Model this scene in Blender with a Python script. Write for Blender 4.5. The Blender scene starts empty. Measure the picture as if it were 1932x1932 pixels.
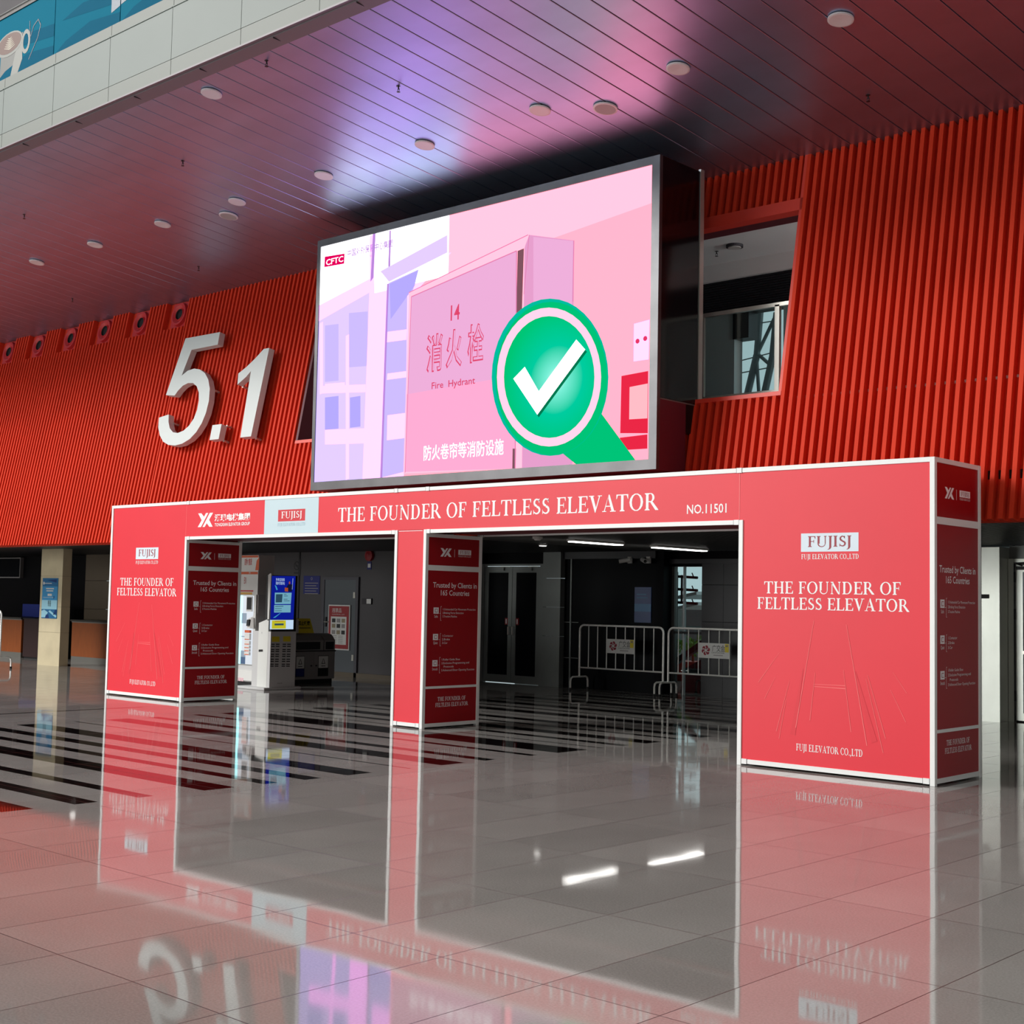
import bpy, bmesh, math, random
import numpy as np
from mathutils import Vector, Matrix

random.seed(4)
sc = bpy.context.scene
COL = sc.collection
PI = math.pi

# ------------------------------------------------------------------ camera
FPX = 2562.57
CAM = np.array([5.47753, -11.77677, 1.59617])
YAW, PITCH, ROLL = -0.7377562, 0.06572935, 0.01974804
def cam_axes():
    cy, sy = math.cos(YAW), math.sin(YAW); cp, sp = math.cos(PITCH), math.sin(PITCH)
    cr, sr = math.cos(ROLL), math.sin(ROLL)
    fwd = np.array([sy*cp, cy*cp, sp]); right = np.array([cy, -sy, 0.0]); up = np.cross(right, fwd)
    return cr*right + sr*up, -sr*right + cr*up, fwd
R_, U_, F_ = cam_axes()
def ray(x, y):
    return R_*(x-966) + U_*(966-y) + F_*FPX
def at(x, y, axis, val):
    """photo pixel -> point on the plane  axis = val"""
    d = ray(x, y); t = (val - CAM[axis]) / d[axis]
    return CAM + t*d
cam_d = bpy.data.cameras.new('camera')
cam_d.sensor_width = 36; cam_d.lens = FPX/1932*36; cam_d.clip_end = 300
cam = bpy.data.objects.new('camera', cam_d); COL.objects.link(cam)
cam.matrix_world = Matrix(((R_[0], U_[0], -F_[0], CAM[0]), (R_[1], U_[1], -F_[1], CAM[1]), (R_[2], U_[2], -F_[2], CAM[2]), (0, 0, 0, 1)))
sc.camera = cam

# ------------------------------------------------------------------ world and lights
w = bpy.data.worlds.new('world'); sc.world = w; w.use_nodes = True
bg = w.node_tree.nodes['Background']
bg.inputs[0].default_value = (0.43, 0.52, 0.54, 1); bg.inputs[1].default_value = 1.35
def area(name, loc, target, sx, sy, power, col=(1, 1, 1)):
    l = bpy.data.lights.new(name, 'AREA'); l.shape = 'RECTANGLE'; l.size = sx; l.size_y = sy
    l.energy = power; l.color = col
    o = bpy.data.objects.new(name, l); COL.objects.link(o); o.location = loc
    o.rotation_euler = (Vector(target) - Vector(loc)).to_track_quat('-Z', 'Y').to_euler()
    return o
# daylight through the glazed front of the atrium, high up behind the camera
area('atrium_glazing', (-46, -50, 31), (-9, 2, 2.0), 40, 18, 55000, (1.0, 0.985, 0.96))
area('entrance_glazing', (-32, -54, 4.2), (-8, 2, 3.0), 40, 7, 9500, (0.98, 1.0, 0.97))
area('upper_room_fill', (2.5, 2.8, 5.3), (-6, 2.9, 5.3), 1.2, 1.4, 170, (0.95, 1.0, 1.0))  # added fill light, out of view, brightens the room behind the wall opening
vs = sc.view_settings
vs.view_transform = 'Standard'; vs.look = 'None'; vs.exposure = 0.0; vs.gamma = 1.0; vs.use_curve_mapping = False

# ------------------------------------------------------------------ materials
def lin(c):
    return tuple((v/255/12.92 if v/255 <= 0.04045 else ((v/255+0.055)/1.055)**2.4) for v in c)
MATS = {}
def mat(name, col, rough=0.5, metal=0.0, ior=1.45, noise=0.0, nscale=8.0, emit=0.0, spec=0.5, stretch=None):
    if name in MATS: return MATS[name]
    m = bpy.data.materials.new(name); m.use_nodes = True
    nt = m.node_tree; p = nt.nodes['Principled BSDF']
    c = lin(col)
    p.inputs['Base Color'].default_value = (*c, 1); p.inputs['Roughness'].default_value = rough
    p.inputs['Metallic'].default_value = metal; p.inputs['IOR'].default_value = ior
    p.inputs['Specular IOR Level'].default_value = spec
    if emit:
        p.inputs['Emission Color'].default_value = (*c, 1); p.inputs['Emission Strength'].default_value = emit
    if noise:
        tc = nt.nodes.new('ShaderNodeTexCoord'); mp = nt.nodes.new('ShaderNodeMapping'); n = nt.nodes.new('ShaderNodeTexNoise')
        mp.inputs['Scale'].default_value = stretch or (1, 1, 1)
        n.inputs['Scale'].default_value = nscale; n.inputs['Detail'].default_value = 5
        r = nt.nodes.new('ShaderNodeValToRGB')
        r.color_ramp.elements[0].position = 0.3; r.color_ramp.elements[1].position = 0.7
        r.color_ramp.elements[0].color = (*[v*(1-noise) for v in c], 1); r.color_ramp.elements[1].color = (*[min(1, v*(1+noise)) for v in c], 1)
        L = nt.links.new
        L(tc.outputs['Object'], mp.inputs[0]); L(mp.outputs[0], n.inputs['Vector']); L(n.outputs[0], r.inputs[0]); L(r.outputs[0], p.inputs['Base Color'])
    MATS[name] = m
    return m
def led(name, col, k=1.5):
    """light-emitting pixel colour of a screen"""
    if name in MATS: return MATS[name]
    m = bpy.data.materials.new(name); m.use_nodes = True
    nt = m.node_tree; nt.nodes.clear()
    e = nt.nodes.new('ShaderNodeEmission'); o = nt.nodes.new('ShaderNodeOutputMaterial')
    e.inputs[0].default_value = (*[v*(k if q >= 246 else 1.0) for v, q in zip(lin(col), col)], 1); e.inputs[1].default_value = 1.0
    nt.links.new(e.outputs[0], o.inputs[0]); MATS[name] = m
    return m
def glass(name, col=(235, 245, 245), rough=0.0, alpha=0.25):
    """thin architectural pane: mostly see-through with a mirror-like coat"""
    if name in MATS: return MATS[name]
    m = bpy.data.materials.new(name); m.use_nodes = True
    nt = m.node_tree; nt.nodes.clear()
    t = nt.nodes.new('ShaderNodeBsdfTransparent'); g = nt.nodes.new('ShaderNodeBsdfGlossy'); f = nt.nodes.new('ShaderNodeFresnel')
    mx = nt.nodes.new('ShaderNodeMixShader'); o = nt.nodes.new('ShaderNodeOutputMaterial')
    t.inputs[0].default_value = (*lin(col), 1); g.inputs['Roughness'].default_value = rough; f.inputs[0].default_value = 1.5
    L = nt.links.new
    L(f.outputs[0], mx.inputs[0]); L(t.outputs[0], mx.inputs[1]); L(g.outputs[0], mx.inputs[2]); L(mx.outputs[0], o.inputs[0])
    MATS[name] = m
    return m

def floor_mat(name, base, var, speck, jointcol):
    m = bpy.data.materials.new(name); m.use_nodes = True
    nt = m.node_tree; N = nt.nodes.new; L = nt.links.new; p = nt.nodes['Principled BSDF']
    tc = N('ShaderNodeTexCoord'); sx = N('ShaderNodeSeparateXYZ'); L(tc.outputs['Object'], sx.inputs[0])
    def math_(op, a, b=None):
        n = N('ShaderNodeMath'); n.operation = op
        for i, v in enumerate((a, b)):
            if v is None: continue
            if isinstance(v, (int, float)): n.inputs[i].default_value = v
            else: L(v, n.inputs[i])
        return n.outputs[0]
    tx = math_('DIVIDE', math_('SUBTRACT', sx.outputs[0], 0.5), 0.6); ty = math_('DIVIDE', math_('ADD', sx.outputs[1], 7.37), 1.2)
    fx, fy = math_('FLOOR', tx), math_('FLOOR', ty)
    cb = N('ShaderNodeCombineXYZ'); L(fx, cb.inputs[0]); L(fy, cb.inputs[1])
    wn = N('ShaderNodeTexWhiteNoise'); wn.noise_dimensions = '2D'; L(cb.outputs[0], wn.inputs['Vector'])
    gx, gy = math_('SUBTRACT', tx, fx), math_('SUBTRACT', ty, fy)
    jx = math_('MULTIPLY', math_('MINIMUM', gx, math_('SUBTRACT', 1.0, gx)), 0.6)
    jy = math_('MULTIPLY', math_('MINIMUM', gy, math_('SUBTRACT', 1.0, gy)), 1.2)
    j = math_('LESS_THAN', math_('MINIMUM', jx, jy), 0.0024)
    sp = N('ShaderNodeTexNoise'); sp.inputs['Scale'].default_value = 90; sp.inputs['Detail'].default_value = 4; L(tc.outputs['Object'], sp.inputs['Vector'])
    cl = N('ShaderNodeTexNoise'); cl.inputs['Scale'].default_value = 1.1; cl.inputs['Detail'].default_value = 6; L(tc.outputs['Object'], cl.inputs['Vector'])
    v = math_('ADD', math_('MULTIPLY', math_('SUBTRACT', wn.outputs['Value'], 0.5), var), math_('MULTIPLY', math_('SUBTRACT', sp.outputs[0], 0.5), speck))
    v = math_('ADD', v, math_('MULTIPLY', math_('SUBTRACT', cl.outputs[0], 0.5), 0.35))
    v = math_('ADD', v, 1.0)
    mixc = N('ShaderNodeMix'); mixc.data_type = 'RGBA'; mixc.blend_type = 'MULTIPLY'; mixc.inputs[0].default_value = 1
    mixc.inputs[6].default_value = (*lin(base), 1)
    cv = N('ShaderNodeCombineXYZ'); [L(v, cv.inputs[i]) for i in range(3)]
    L(cv.outputs[0], mixc.inputs[7])
    mj = N('ShaderNodeMix'); mj.data_type = 'RGBA'; L(j, mj.inputs[0]); L(mixc.outputs[2], mj.inputs[6]); mj.inputs[7].default_value = (*lin(jointcol), 1)
    L(mj.outputs[2], p.inputs['Base Color'])
    p.inputs['IOR'].default_value = 1.47
    rr = math_('ADD', math_('MULTIPLY', cl.outputs[0], 0.07), 0.01); rr = math_('ADD', rr, math_('MULTIPLY', j, 0.3))
    L(rr, p.inputs['Roughness'])
    # polished slabs are never perfectly coplanar: every slab leans a hair its own way
    b1 = N('ShaderNodeTexNoise'); b1.inputs['Scale'].default_value = 1.6; b1.inputs['Detail'].default_value = 1; L(tc.outputs['Object'], b1.inputs['Vector'])
    bp = N('ShaderNodeBump'); bp.inputs['Strength'].default_value = 0.06; bp.inputs['Distance'].default_value = 0.012
    hh = math_('ADD', b1.outputs[0], math_('ADD', math_('MULTIPLY', math_('MULTIPLY', gx, math_('SUBTRACT', wn.outputs['Value'], 0.5)), 1.8), math_('MULTIPLY', math_('MULTIPLY', gy, math_('SUBTRACT', math_('FRACT', math_('MULTIPLY', wn.outputs['Value'], 17.3)), 0.5)), 3.0)))
    L(hh, bp.inputs['Height']); L(bp.outputs[0], p.inputs['Normal'])
    MATS[name] = m
    return m

RED = (225, 42, 58); DRED = (228, 44, 58)
mat('banner_red', RED, 0.42, noise=0.02, nscale=1.2)
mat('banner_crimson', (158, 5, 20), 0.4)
mat('banner_blue', (196, 216, 224), 0.42)
mat('print_white', (242, 242, 242), 0.45)
mat('print_grey', (246, 244, 246), 0.5)
mat('print_red', (205, 40, 52), 0.45)
mat('print_darkred', (150, 40, 55), 0.45)
mat('print_bluegrey', (150, 185, 200), 0.5)
mat('print_pale_blue', (215, 228, 238), 0.45)
mat('line_light', (246, 112, 114), 0.45)
mat('line_dark', (220, 44, 58), 0.45)
mat('white_metal', (236, 238, 237), 0.35, spec=0.5)
mat('joint_dark', (40, 42, 44), 0.6)
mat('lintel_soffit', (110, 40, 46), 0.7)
mat('fin_red', (211, 60, 36), 0.55, noise=0.05, nscale=1.5, spec=0.1)
mat('fin_trim_red', (216, 62, 44), 0.45)
mat('nozzle_red', (190, 40, 44), 0.4)
mat('black', (10, 10, 12), 0.5)
mat('black_gloss', (8, 8, 14), 0.12)
mat('maroon_panel', (92, 26, 40), 0.55)
mat('digit_white', (204, 211, 209), 0.5)
mat('bezel_steel', (96, 96, 98), 0.38, metal=0.75, noise=0.12, nscale=3)
mat('alu', (200, 198, 190), 0.3, metal=0.6)
mat('steel_bright', (205, 208, 200), 0.34, metal=0.55, noise=0.10, nscale=2, stretch=(1, 1, 0.6))
mat('steel_dull', (118, 122, 120), 0.42, metal=0.5, noise=0.08, nscale=2)
mat('ceiling_board', (172, 190, 220), 0.38, noise=0.06, nscale=1.6, stretch=(0.5, 1.5, 1), metal=0.96)
mat('ceiling_trim', (120, 112, 118), 0.45)
mat('fascia', (104, 114, 110), 0.5, noise=0.03, nscale=1.0)
mat('fascia_strip', (107, 113, 107), 0.5)
mat('lamp_white', (225, 220, 222), 0.5)
mat('speaker_grey', (170, 168, 165), 0.6)
mat('dark_recess', (14, 12, 14), 0.7)
mat('sprinkler_black', (20, 16, 20), 0.4)
mat('chrome', (220, 220, 220), 0.15, metal=1.0)
mat('tube_steel', (245, 245, 240), 0.3, metal=0.2)
mat('stone_cream', (205, 192, 160), 0.35, noise=0.07, nscale=3)
mat('stone_joint', (150, 138, 112), 0.6)
mat('wall_grey', (72, 69, 72), 0.6, noise=0.05, nscale=1)
mat('wall_stone', (88, 76, 60), 0.5, noise=0.08, nscale=1.5)
mat('wall_black', (5, 5, 9), 0.5, spec=0.1)
mat('wall_glass_dark', (8, 10, 15), 0.35, spec=0.05)
mat('wall_dark_panel', (24, 24, 29), 0.4)
mat('slat_metal', (92, 91, 88), 0.4, metal=0.5)
mat('slat_black', (16, 16, 18), 0.5)
mat('wood', (142, 74, 30), 0.4, noise=0.22, nscale=6, stretch=(14, 14, 0.6))
mat('counter_top', (60, 58, 54), 0.3)
mat('steel_kick', (150, 148, 142), 0.35, metal=0.7)
mat('soffit_dark', (44, 40, 46), 0.6)
mat('kiosk_white', (218, 220, 216), 0.4)
mat('kiosk_grey', (196, 196, 196), 0.45)
mat('slot_dark', (26, 28, 34), 0.5)
mat('navy', (16, 28, 110), 0.4)
mat('door_grey', (78, 84, 90), 0.5)
mat('door_frame_grey', (70, 68, 76), 0.5)
mat('sign_yellow', (224, 204, 40), 0.5)
mat('sign_white', (215, 215, 212), 0.5)
mat('sign_red', (150, 22, 30), 0.5)
mat('bin_metal', (140, 136, 136), 0.4, metal=0.15)
mat('leaf_green', (110, 170, 60), 0.6, noise=0.3, nscale=9)
mat('outside_wall', (228, 234, 232), 0.7, noise=0.05, nscale=0.6)
mat('outside_white', (235, 240, 240), 0.6)
mat('outside_grey', (150, 158, 158), 0.7)
mat('truss_grey', (190, 198, 200), 0.6)
mat('room_white', (205, 208, 208), 0.7)
mat('dark_wall_side', (40, 38, 38), 0.7)
mat('side_wall_pale', (190, 190, 186), 0.7)
mat('cyan_film', (0, 104, 130), 0.6, spec=0.04)
mat('film_blue', (0, 88, 116), 0.6, spec=0.04)
mat('film_navy', (10, 50, 76), 0.3)
mat('cup_grey', (78, 80, 75), 0.4)
mat('cup_light', (112, 114, 108), 0.4)
mat('latte', (86, 48, 32), 0.5)
mat('cream', (180, 174, 156), 0.5)
glass('pane_glass'); glass('pane_grey', (225, 236, 236)); glass('pane_dark', (45, 50, 58))
floor_mat('floor_granite', (158, 154, 150), 0.20, 0.6, (46, 43, 42))
floor_mat('floor_black', (17, 10, 10), 0.3, 0.6, (10, 8, 8))

# ------------------------------------------------------------------ mesh builder
class B:
    def __init__(s): s.v, s.f, s.mi, s.mats = [], [], [], []
    def m(s, name):
        if name not in s.mats: s.mats.append(name)
        return s.mats.index(name)
    def face(s, pts, mn):
        i = len(s.v); s.v += [tuple(map(float, p)) for p in pts]; s.f.append(tuple(range(i, i+len(pts)))); s.mi.append(s.m(mn))
    def box(s, x0, x1, y0, y1, z0, z1, mn):
        s.hexa([(x0,y0,z0),(x1,y0,z0),(x1,y1,z0),(x0,y1,z0),(x0,y0,z1),(x1,y0,z1),(x1,y1,z1),(x0,y1,z1)], mn)
    def hexa(s, p, mn):
        i = len(s.v); s.v += [tuple(map(float, q)) for q in p]; k = s.m(mn)
        for f in ((0,3,2,1),(4,5,6,7),(0,1,5,4),(1,2,6,5),(2,3,7,6),(3,0,4,7)):
            s.f.append(tuple(i+a for a in f)); s.mi.append(k)
    def prism(s, pts, d, mn, side=None):
        """closed outline pts (3D, facing viewer) extruded by vector d (away)"""
        n = len(pts); i = len(s.v); d = np.array(d, float)
        s.v += [tuple(map(float, p)) for p in pts] + [tuple(map(float, np.array(p)+d)) for p in pts]
        k = s.m(mn); ks = s.m(side or mn)
        s.f.append(tuple(range(i, i+n))); s.mi.append(k)
        s.f.append(tuple(range(i+2*n-1, i+n-1, -1))); s.mi.append(k)
        for a in range(n):
            b = (a+1) % n; s.f.append((i+a, i+n+a, i+n+b, i+b)); s.mi.append(ks)
    def tube(s, path, r, mn, n=8, cap=True):
        P = [Vector(p) for p in path]; k = s.m(mn); rings = []
        ref = None
        for a, p in enumerate(P):
            d = (P[min(a+1, len(P)-1)] - P[max(a-1, 0)]).normalized()
            if ref is None:
                ref = Vector((0, 0, 1)) if abs(d.z) < 0.9 else Vector((1, 0, 0))
            u = (ref - d*ref.dot(d)).normalized(); v = d.cross(u); ref = u
            rr = r[a] if isinstance(r, (list, tuple)) else r
            i = len(s.v); rings.append(i)
            for j in range(n):
                t = 2*PI*j/n; s.v.append(tuple(p + u*(rr*math.cos(t)) + v*(rr*math.sin(t))))
        for a in range(len(P)-1):
            for j in range(n):
                q = (j+1) % n; s.f.append((rings[a]+j, rings[a]+q, rings[a+1]+q, rings[a+1]+j)); s.mi.append(k)
        if cap:
            s.f.append(tuple(rings[0]+j for j in range(n-1, -1, -1))); s.mi.append(k)
            s.f.append(tuple(rings[-1]+j for j in range(n))); s.mi.append(k)
    def build(s, name, parent=None, kind=None, loc=None, bevel=0, smooth=False, label=None):
        me = bpy.data.meshes.new(name)
        off = np.array(loc if loc is not None else ((0, 0, 0)))
        base = np.array(parent['_o']) if parent is not None and '_o' in parent else np.zeros(3)
        vv = np.array(s.v) - off - (base if parent is not None else 0)
        me.from_pydata([tuple(map(float, v)) for v in vv], [], s.f)
        for n in s.mats: me.materials.append(MATS[n])
        for p, k in zip(me.polygons, s.mi): p.material_index = k; p.use_smooth = smooth
        bm = bmesh.new(); bm.from_mesh(me); bmesh.ops.recalc_face_normals(bm, faces=[f for f in bm.faces if True]) if not getattr(s, 'flat', False) else None
        bm.to_mesh(me); bm.free(); me.update()
        o = bpy.data.objects.new(name, me); COL.objects.link(o)
        o.location = tuple(off) if loc is not None else (0, 0, 0)
        o['_o'] = [float(q) for q in base + off]
        if parent is not None: o.parent = parent
        if kind: o['kind'] = kind
        if label: o['label'] = label
        if bevel:
            b = o.modifiers.new('bevel', 'BEVEL'); b.width = bevel; b.segments = 2; b.limit_method = 'ANGLE'
        if smooth:
            o.modifiers.new('edge', 'EDGE_SPLIT').split_angle = math.radians(40)
        return o
def thing(name, label, cat, loc, group=None):
    o = bpy.data.objects.new(name, None); COL.objects.link(o); o.location = loc; o['_o'] = list(map(float, loc))
    o.empty_display_size = 0.2
    o['label'] = label; o['category'] = cat
    if group: o['group'] = group
    return o
def tag(o, label, cat, group=None):
    o['label'] = label; o['category'] = cat
    if group: o['group'] = group
    return o
def dup(root, loc, label=None):
    r = root.copy(); COL.objects.link(r); r.location = loc
    if label: r['label'] = label
    for ch in list(root.children):
        c = ch.copy(); COL.objects.link(c); c.parent = r
        for g in list(ch.children):
            d = g.copy(); COL.objects.link(d); d.parent = c
    return r

# ------------------------------------------------------------------ flat printing
class Frame:
    def __init__(s, O, U, V, N): s.O, s.U, s.V, s.N = (np.array(a, float) for a in (O, U, V, N))
    def p(s, u, v, n=0.0): return s.O + s.U*u + s.V*v + s.N*n
    def uv(s, P): d = np.array(P) - s.O; return float(d@s.U), float(d@s.V)
    def px(s, x, y):
        d = ray(x, y); t = ((s.O-CAM)@s.N)/(d@s.N); return s.uv(CAM+t*d)
def art(b, fr, pts, mn, n=0.001): b.face([fr.p(u, v, n) for u, v in pts], mn)
def artpx(b, fr, pts, mn, n=0.002): art(b, fr, [fr.px(*q) for q in pts], mn, n)
def rect(u0, v0, u1, v1): return [(u0, v0), (u1, v0), (u1, v1), (u0, v1)]
def arc(cx, cy, rx, ry, a0, a1, n=14): return [(cx+rx*math.cos(math.radians(a0+(a1-a0)*i/n)), cy+ry*math.sin(math.radians(a0+(a1-a0)*i/n))) for i in range(n+1)]
def band(outer, inner): # quads between two point lists
    return [[outer[i], outer[i+1], inner[i+1], inner[i]] for i in range(len(outer)-1)]
def line(p, q, w0, w1=None):
    w1 = w0 if w1 is None else w1
    d = np.array(q)-np.array(p); L = np.hypot(*d) or 1; nx, ny = -d[1]/L, d[0]/L
    return [(p[0]+nx*w0/2, p[1]+ny*w0/2), (p[0]-nx*w0/2, p[1]-ny*w0/2), (q[0]-nx*w1/2, q[1]-ny*w1/2), (q[0]+nx*w1/2, q[1]+ny*w1/2)]

# a bold roman serif alphabet drawn by hand (cap height 1)
S_, T_, Q_, E_ = 0.155, 0.06, 0.05, 0.075      # stem, thin, serif height, serif overhang
def stem(x, y0=0, y1=1, w=S_, top=True, bot=True):
    r = [rect(x, y0, x+w, y1)]
    if bot: r.append([(x-E_, y0), (x+w+E_, y0), (x+w+E_, y0+Q_*.7), (x+w, y0+Q_*1.9), (x, y0+Q_*1.9), (x-E_, y0+Q_*.7)])
    if top: r.append([(x-E_, y1), (x-E_, y1-Q_*.7), (x, y1-Q_*1.9), (x+w, y1-Q_*1.9), (x+w+E_, y1-Q_*.7), (x+w+E_, y1)])
    return r
def arms(x, w, bot=True, top=True, mid=True):
    r = []
    if top: r += [rect(x, 1-T_, x+w, 1), [(x+w, 1), (x+w-.085, 1-T_), (x+w-.03, .76), (x+w, .76)]]
    if bot: r += [rect(x, 0, x+w+.04, T_), [(x+w+.04, 0), (x+w+.05, .26), (x+w+.02, .26), (x+w-.06, T_)]]
    if mid: r += [rect(x, .48, x+w*.72, .48+T_), [(x+w*.66, .36), (x+w*.72, .36), (x+w*.72, .66), (x+w*.66, .66), (x+w*.60, .51)]]
    return r
def bowl(cx, cy, rx, ry, wside, wtop, a0, a1):
    return band(arc(cx, cy, rx, ry, a0, a1), arc(cx, cy, rx-wside, ry-wtop, a0, a1))
def strokes(pts, ws):
    return [line(pts[i], pts[i+1], ws[i], ws[i+1]) for i in range(len(pts)-1)]
def s_glyph():
    c = arc(.29, .745, .17, .205, 25, 270, 12) + arc(.29, .27, .20, .215, 90, -150, 12)
    n = len(c); ws = [T_+ (S_*.95-T_)*max(0, math.sin(PI*(0.12+.76*i/(n-1))))**2 for i in range(n)]
    out = strokes(c, ws)
    out += [[(.41, .80), (.47, .70), (.47, 1.0), (.42, .95)], [(.10, .22), (.06, .32), (.06, 0.0), (.11, .06)]]
    return out
GL = {
 'T': (.74, stem(.295, top=False) + [rect(0, 1-T_, .74, 1), [(0, 1), (0, .73), (.03, .73), (.10, 1-T_)], [(.74, 1), (.64, 1-T_), (.71, .73), (.74, .73)]]),
 'H': (.86, stem(.09) + stem(.615) + [rect(.2, .48, .66, .48+T_)]),
 'E': (.66, stem(.09) + arms(.2, .42)),
 'F': (.62, stem(.09) + arms(.2, .40, bot=False)),
 'L': (.64, stem(.09) + arms(.2, .40, top=False, mid=False)),
 'I': (.35, stem(.09)),
 'J': (.34, stem(.10, y0=-.08, bot=False) + [[(.10, -.05), (.255, 0), (.20, -.17), (.06, -.27), (-.03, -.27), (-.03, -.24), (.06, -.2)]]),
 'U': (.84, stem(.09, y0=.3, bot=False) + stem(.66, y0=.3, w=T_, bot=False) + band(arc(.40, .3, .31, .32, 180, 360), arc(.42, .3, .245, .25, 180, 360))),
 'N': (.88, stem(.12, w=T_) + stem(.70, w=T_, bot=False) + [[(.04, 1), (.22, 1), (.76, .0), (.70, -.02), (.62, .02)]]),
 'D': (.82, stem(.09) + [rect(.2, 1-T_, .40, 1), rect(.2, 0, .40, T_)] + bowl(.38, .5, .37, .5, .15, T_, -90, 90)),
 'R': (.80, stem(.09) + [rect(.2, 1-T_, .37, 1), rect(.2, .47, .37, .47+T_)] + bowl(.36, .735, .24, .265, .13, T_, -90, 90) + [[(.33, .49), (.50, .49), (.84, .03), (.84, 0), (.66, 0)]]),
 'O': (.86, bowl(.43, .5, .42, .52, .15, T_, 0, 360)),
 'S': (.56, s_glyph()),
 'V': (.80, [[(.06, 1), (.24, 1), (.47, .2), (.42, -.02), (.38, -.02)], [(.42, -.02), (.46, .12), (.72, 1), (.65, 1), (.40, .1)], rect(-.02, 1-Q_, .32, 1), rect(.56, 1-Q_, .82, 1)]),
 'A': (.80, [[(.38, 1.02), (.44, 1.02), (.76, 0), (.58, 0), (.36, .8)], [(.38, 1.02), (.14, 0), (.07, 0), (.36, .95)], rect(.2, .3, .58, .3+T_), rect(-.02, 0, .24, Q_), rect(.48, 0, .84, Q_)]),
 'C': (.74, bowl(.42, .5, .40, .52, .15, T_, 45, 315) + [[(.66, .68), (.70, .68), (.70, 1), (.66, .92)], [(.64, .2), (.70, .25), (.70, .16), (.66, .08)]]),
 '.': (.24, [arc(.11, .07, .085, .085, 0, 330, 8)]), ',': (.24, [arc(.11, .07, .085, .085, 0, 330, 8), [(.05, .03), (.19, .05), (.08, -.2), (.04, -.2)]]), ' ': (.32, []),
}
_tc = {}
def sans(s, bold):
    if (s, bold) in _tc: return _tc[(s, bold)]
    c = bpy.data.curves.new('t', 'FONT'); c.body = s; c.resolution_u = 2; c.offset = bold
    o = bpy.data.objects.new('t', c); COL.objects.link(o)
    dg = bpy.context.evaluated_depsgraph_get()
    me = bpy.data.meshes.new_from_object(o.evaluated_get(dg))
    polys = [[tuple(me.vertices[i].co[:2]) for i in p.vertices] for p in me.polygons]
    xs = [v.co.x for v in me.vertices] or [0]
    bpy.data.objects.remove(o); bpy.data.curves.remove(c); bpy.data.meshes.remove(me)
    _tc[(s, bold)] = (max(xs), polys)
    return _tc[(s, bold)]
def text(b, fr, s, u0, v0, h, mn, width=None, serif=True, bold=0.0, n=0.003, cap=0.70, slope=0.0):
    """s starts at u0 on baseline v0 with cap height h; width stretches it"""
    if serif:
        x = 0; polys = []
        for ch in s:
            wd, ps = GL[ch]; polys += [[(px+x, py) for px, py in p] for p in ps]; x += wd + .07
        tot = x-.07
    else:
        tot, ps = sans(s, bold); polys = [[(px/cap, py/cap) for px, py in p] for p in ps]; tot /= cap
    sx = (width/tot) if width else h
    n = n*.45
    for i, p in enumerate(polys): art(b, fr, [(u0+px*sx, v0+py*h+slope*px*sx) for px, py in p], mn, n+.00015*(i % 5))
    return tot*sx
def yx_logo(b, fr, u, v, w, h, mn, n=0.0014):
    p1 = [(0, 1), (.22, 1), (.40, .74), (.53, 1), (.68, 1), (.22, 0), (0, 0), (.25, .5)]
    for P in (p1, [(1-x, 1-y) for x, y in p1]):
        # split into convex bits
        a = [P[0], P[1], P[2], P[7]]; c = [P[2], P[3], P[4], P[5], P[6], P[7]]
        art(b, fr, [(u+x*w, v+y*h) for x, y in a], mn, n); art(b, fr, [(u+x*w, v+y*h) for x, y in c], mn, n+.0002)

# ================================================================== STRUCTURE
# ---- floor: granite slabs with black inlaid strips
STR = [(-6.86,-6.61),(-6.28,-6.08),(-5.73,-5.59),(-5.11,-4.80),(-4.50,-4.35),(-4.06,-3.87),(-3.57,-3.27),(-2.805,-2.77),(-2.37,-2.04),
       (-1.76,-1.60),(-1.07,-.96),(-.63,-.13),(.12,.16),(.48,.63),(.94,1.24),(1.62,1.74),(2.05,2.30),(2.62,2.66),(2.98,3.32),(3.62,3.75),
       (4.10,4.42),(4.80,4.90),(5.20,5.55),(5.95,6.08),(6.42,6.75),(7.10,7.22),(7.50,7.72)]
b = B()
XL, XR, YN, YF = -80, 10.0, -58, 30
b.face([(XL,YN,0),(-11.45,YN,0),(-11.45,YF,0),(XL,YF,0)], 'floor_granite')
b.face([(-11.37,YN,0),(-9.95,YN,0),(-9.95,YF,0),(-11.37,YF,0)], 'floor_granite')
b.face([(-11.45,YN,0),(-11.37,YN,0),(-11.37,-4.2,0),(-11.45,-4.2,0)], 'floor_granite')
b.face([(-11.45,-4.2,0),(-11.37,-4.2,0),(-11.37,-.9,0),(-11.45,-.9,0)], 'floor_black')
b.face([(-11.45,-.9,0),(-11.37,-.9,0),(-11.37,YF,0),(-11.45,YF,0)], 'floor_granite')
b.face([(-3.93,YN,0),(XR,YN,0),(XR,YF,0),(-3.93,YF,0)], 'floor_granite')
y = YN
for a, c in STR:
    b.face([(-9.95,y,0),(-3.93,y,0),(-3.93,a,0),(-9.95,a,0)], 'floor_granite')
    b.face([(-9.95,a,0),(-3.93,a,0),(-3.93,c,0),(-9.95,c,0)], 'floor_black'); y = c
b.face([(-9.95,y,0),(-3.93,y,0),(-3.93,YF,0),(-9.95,YF,0)], 'floor_granite')
b.build('floor', kind='structure')

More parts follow.
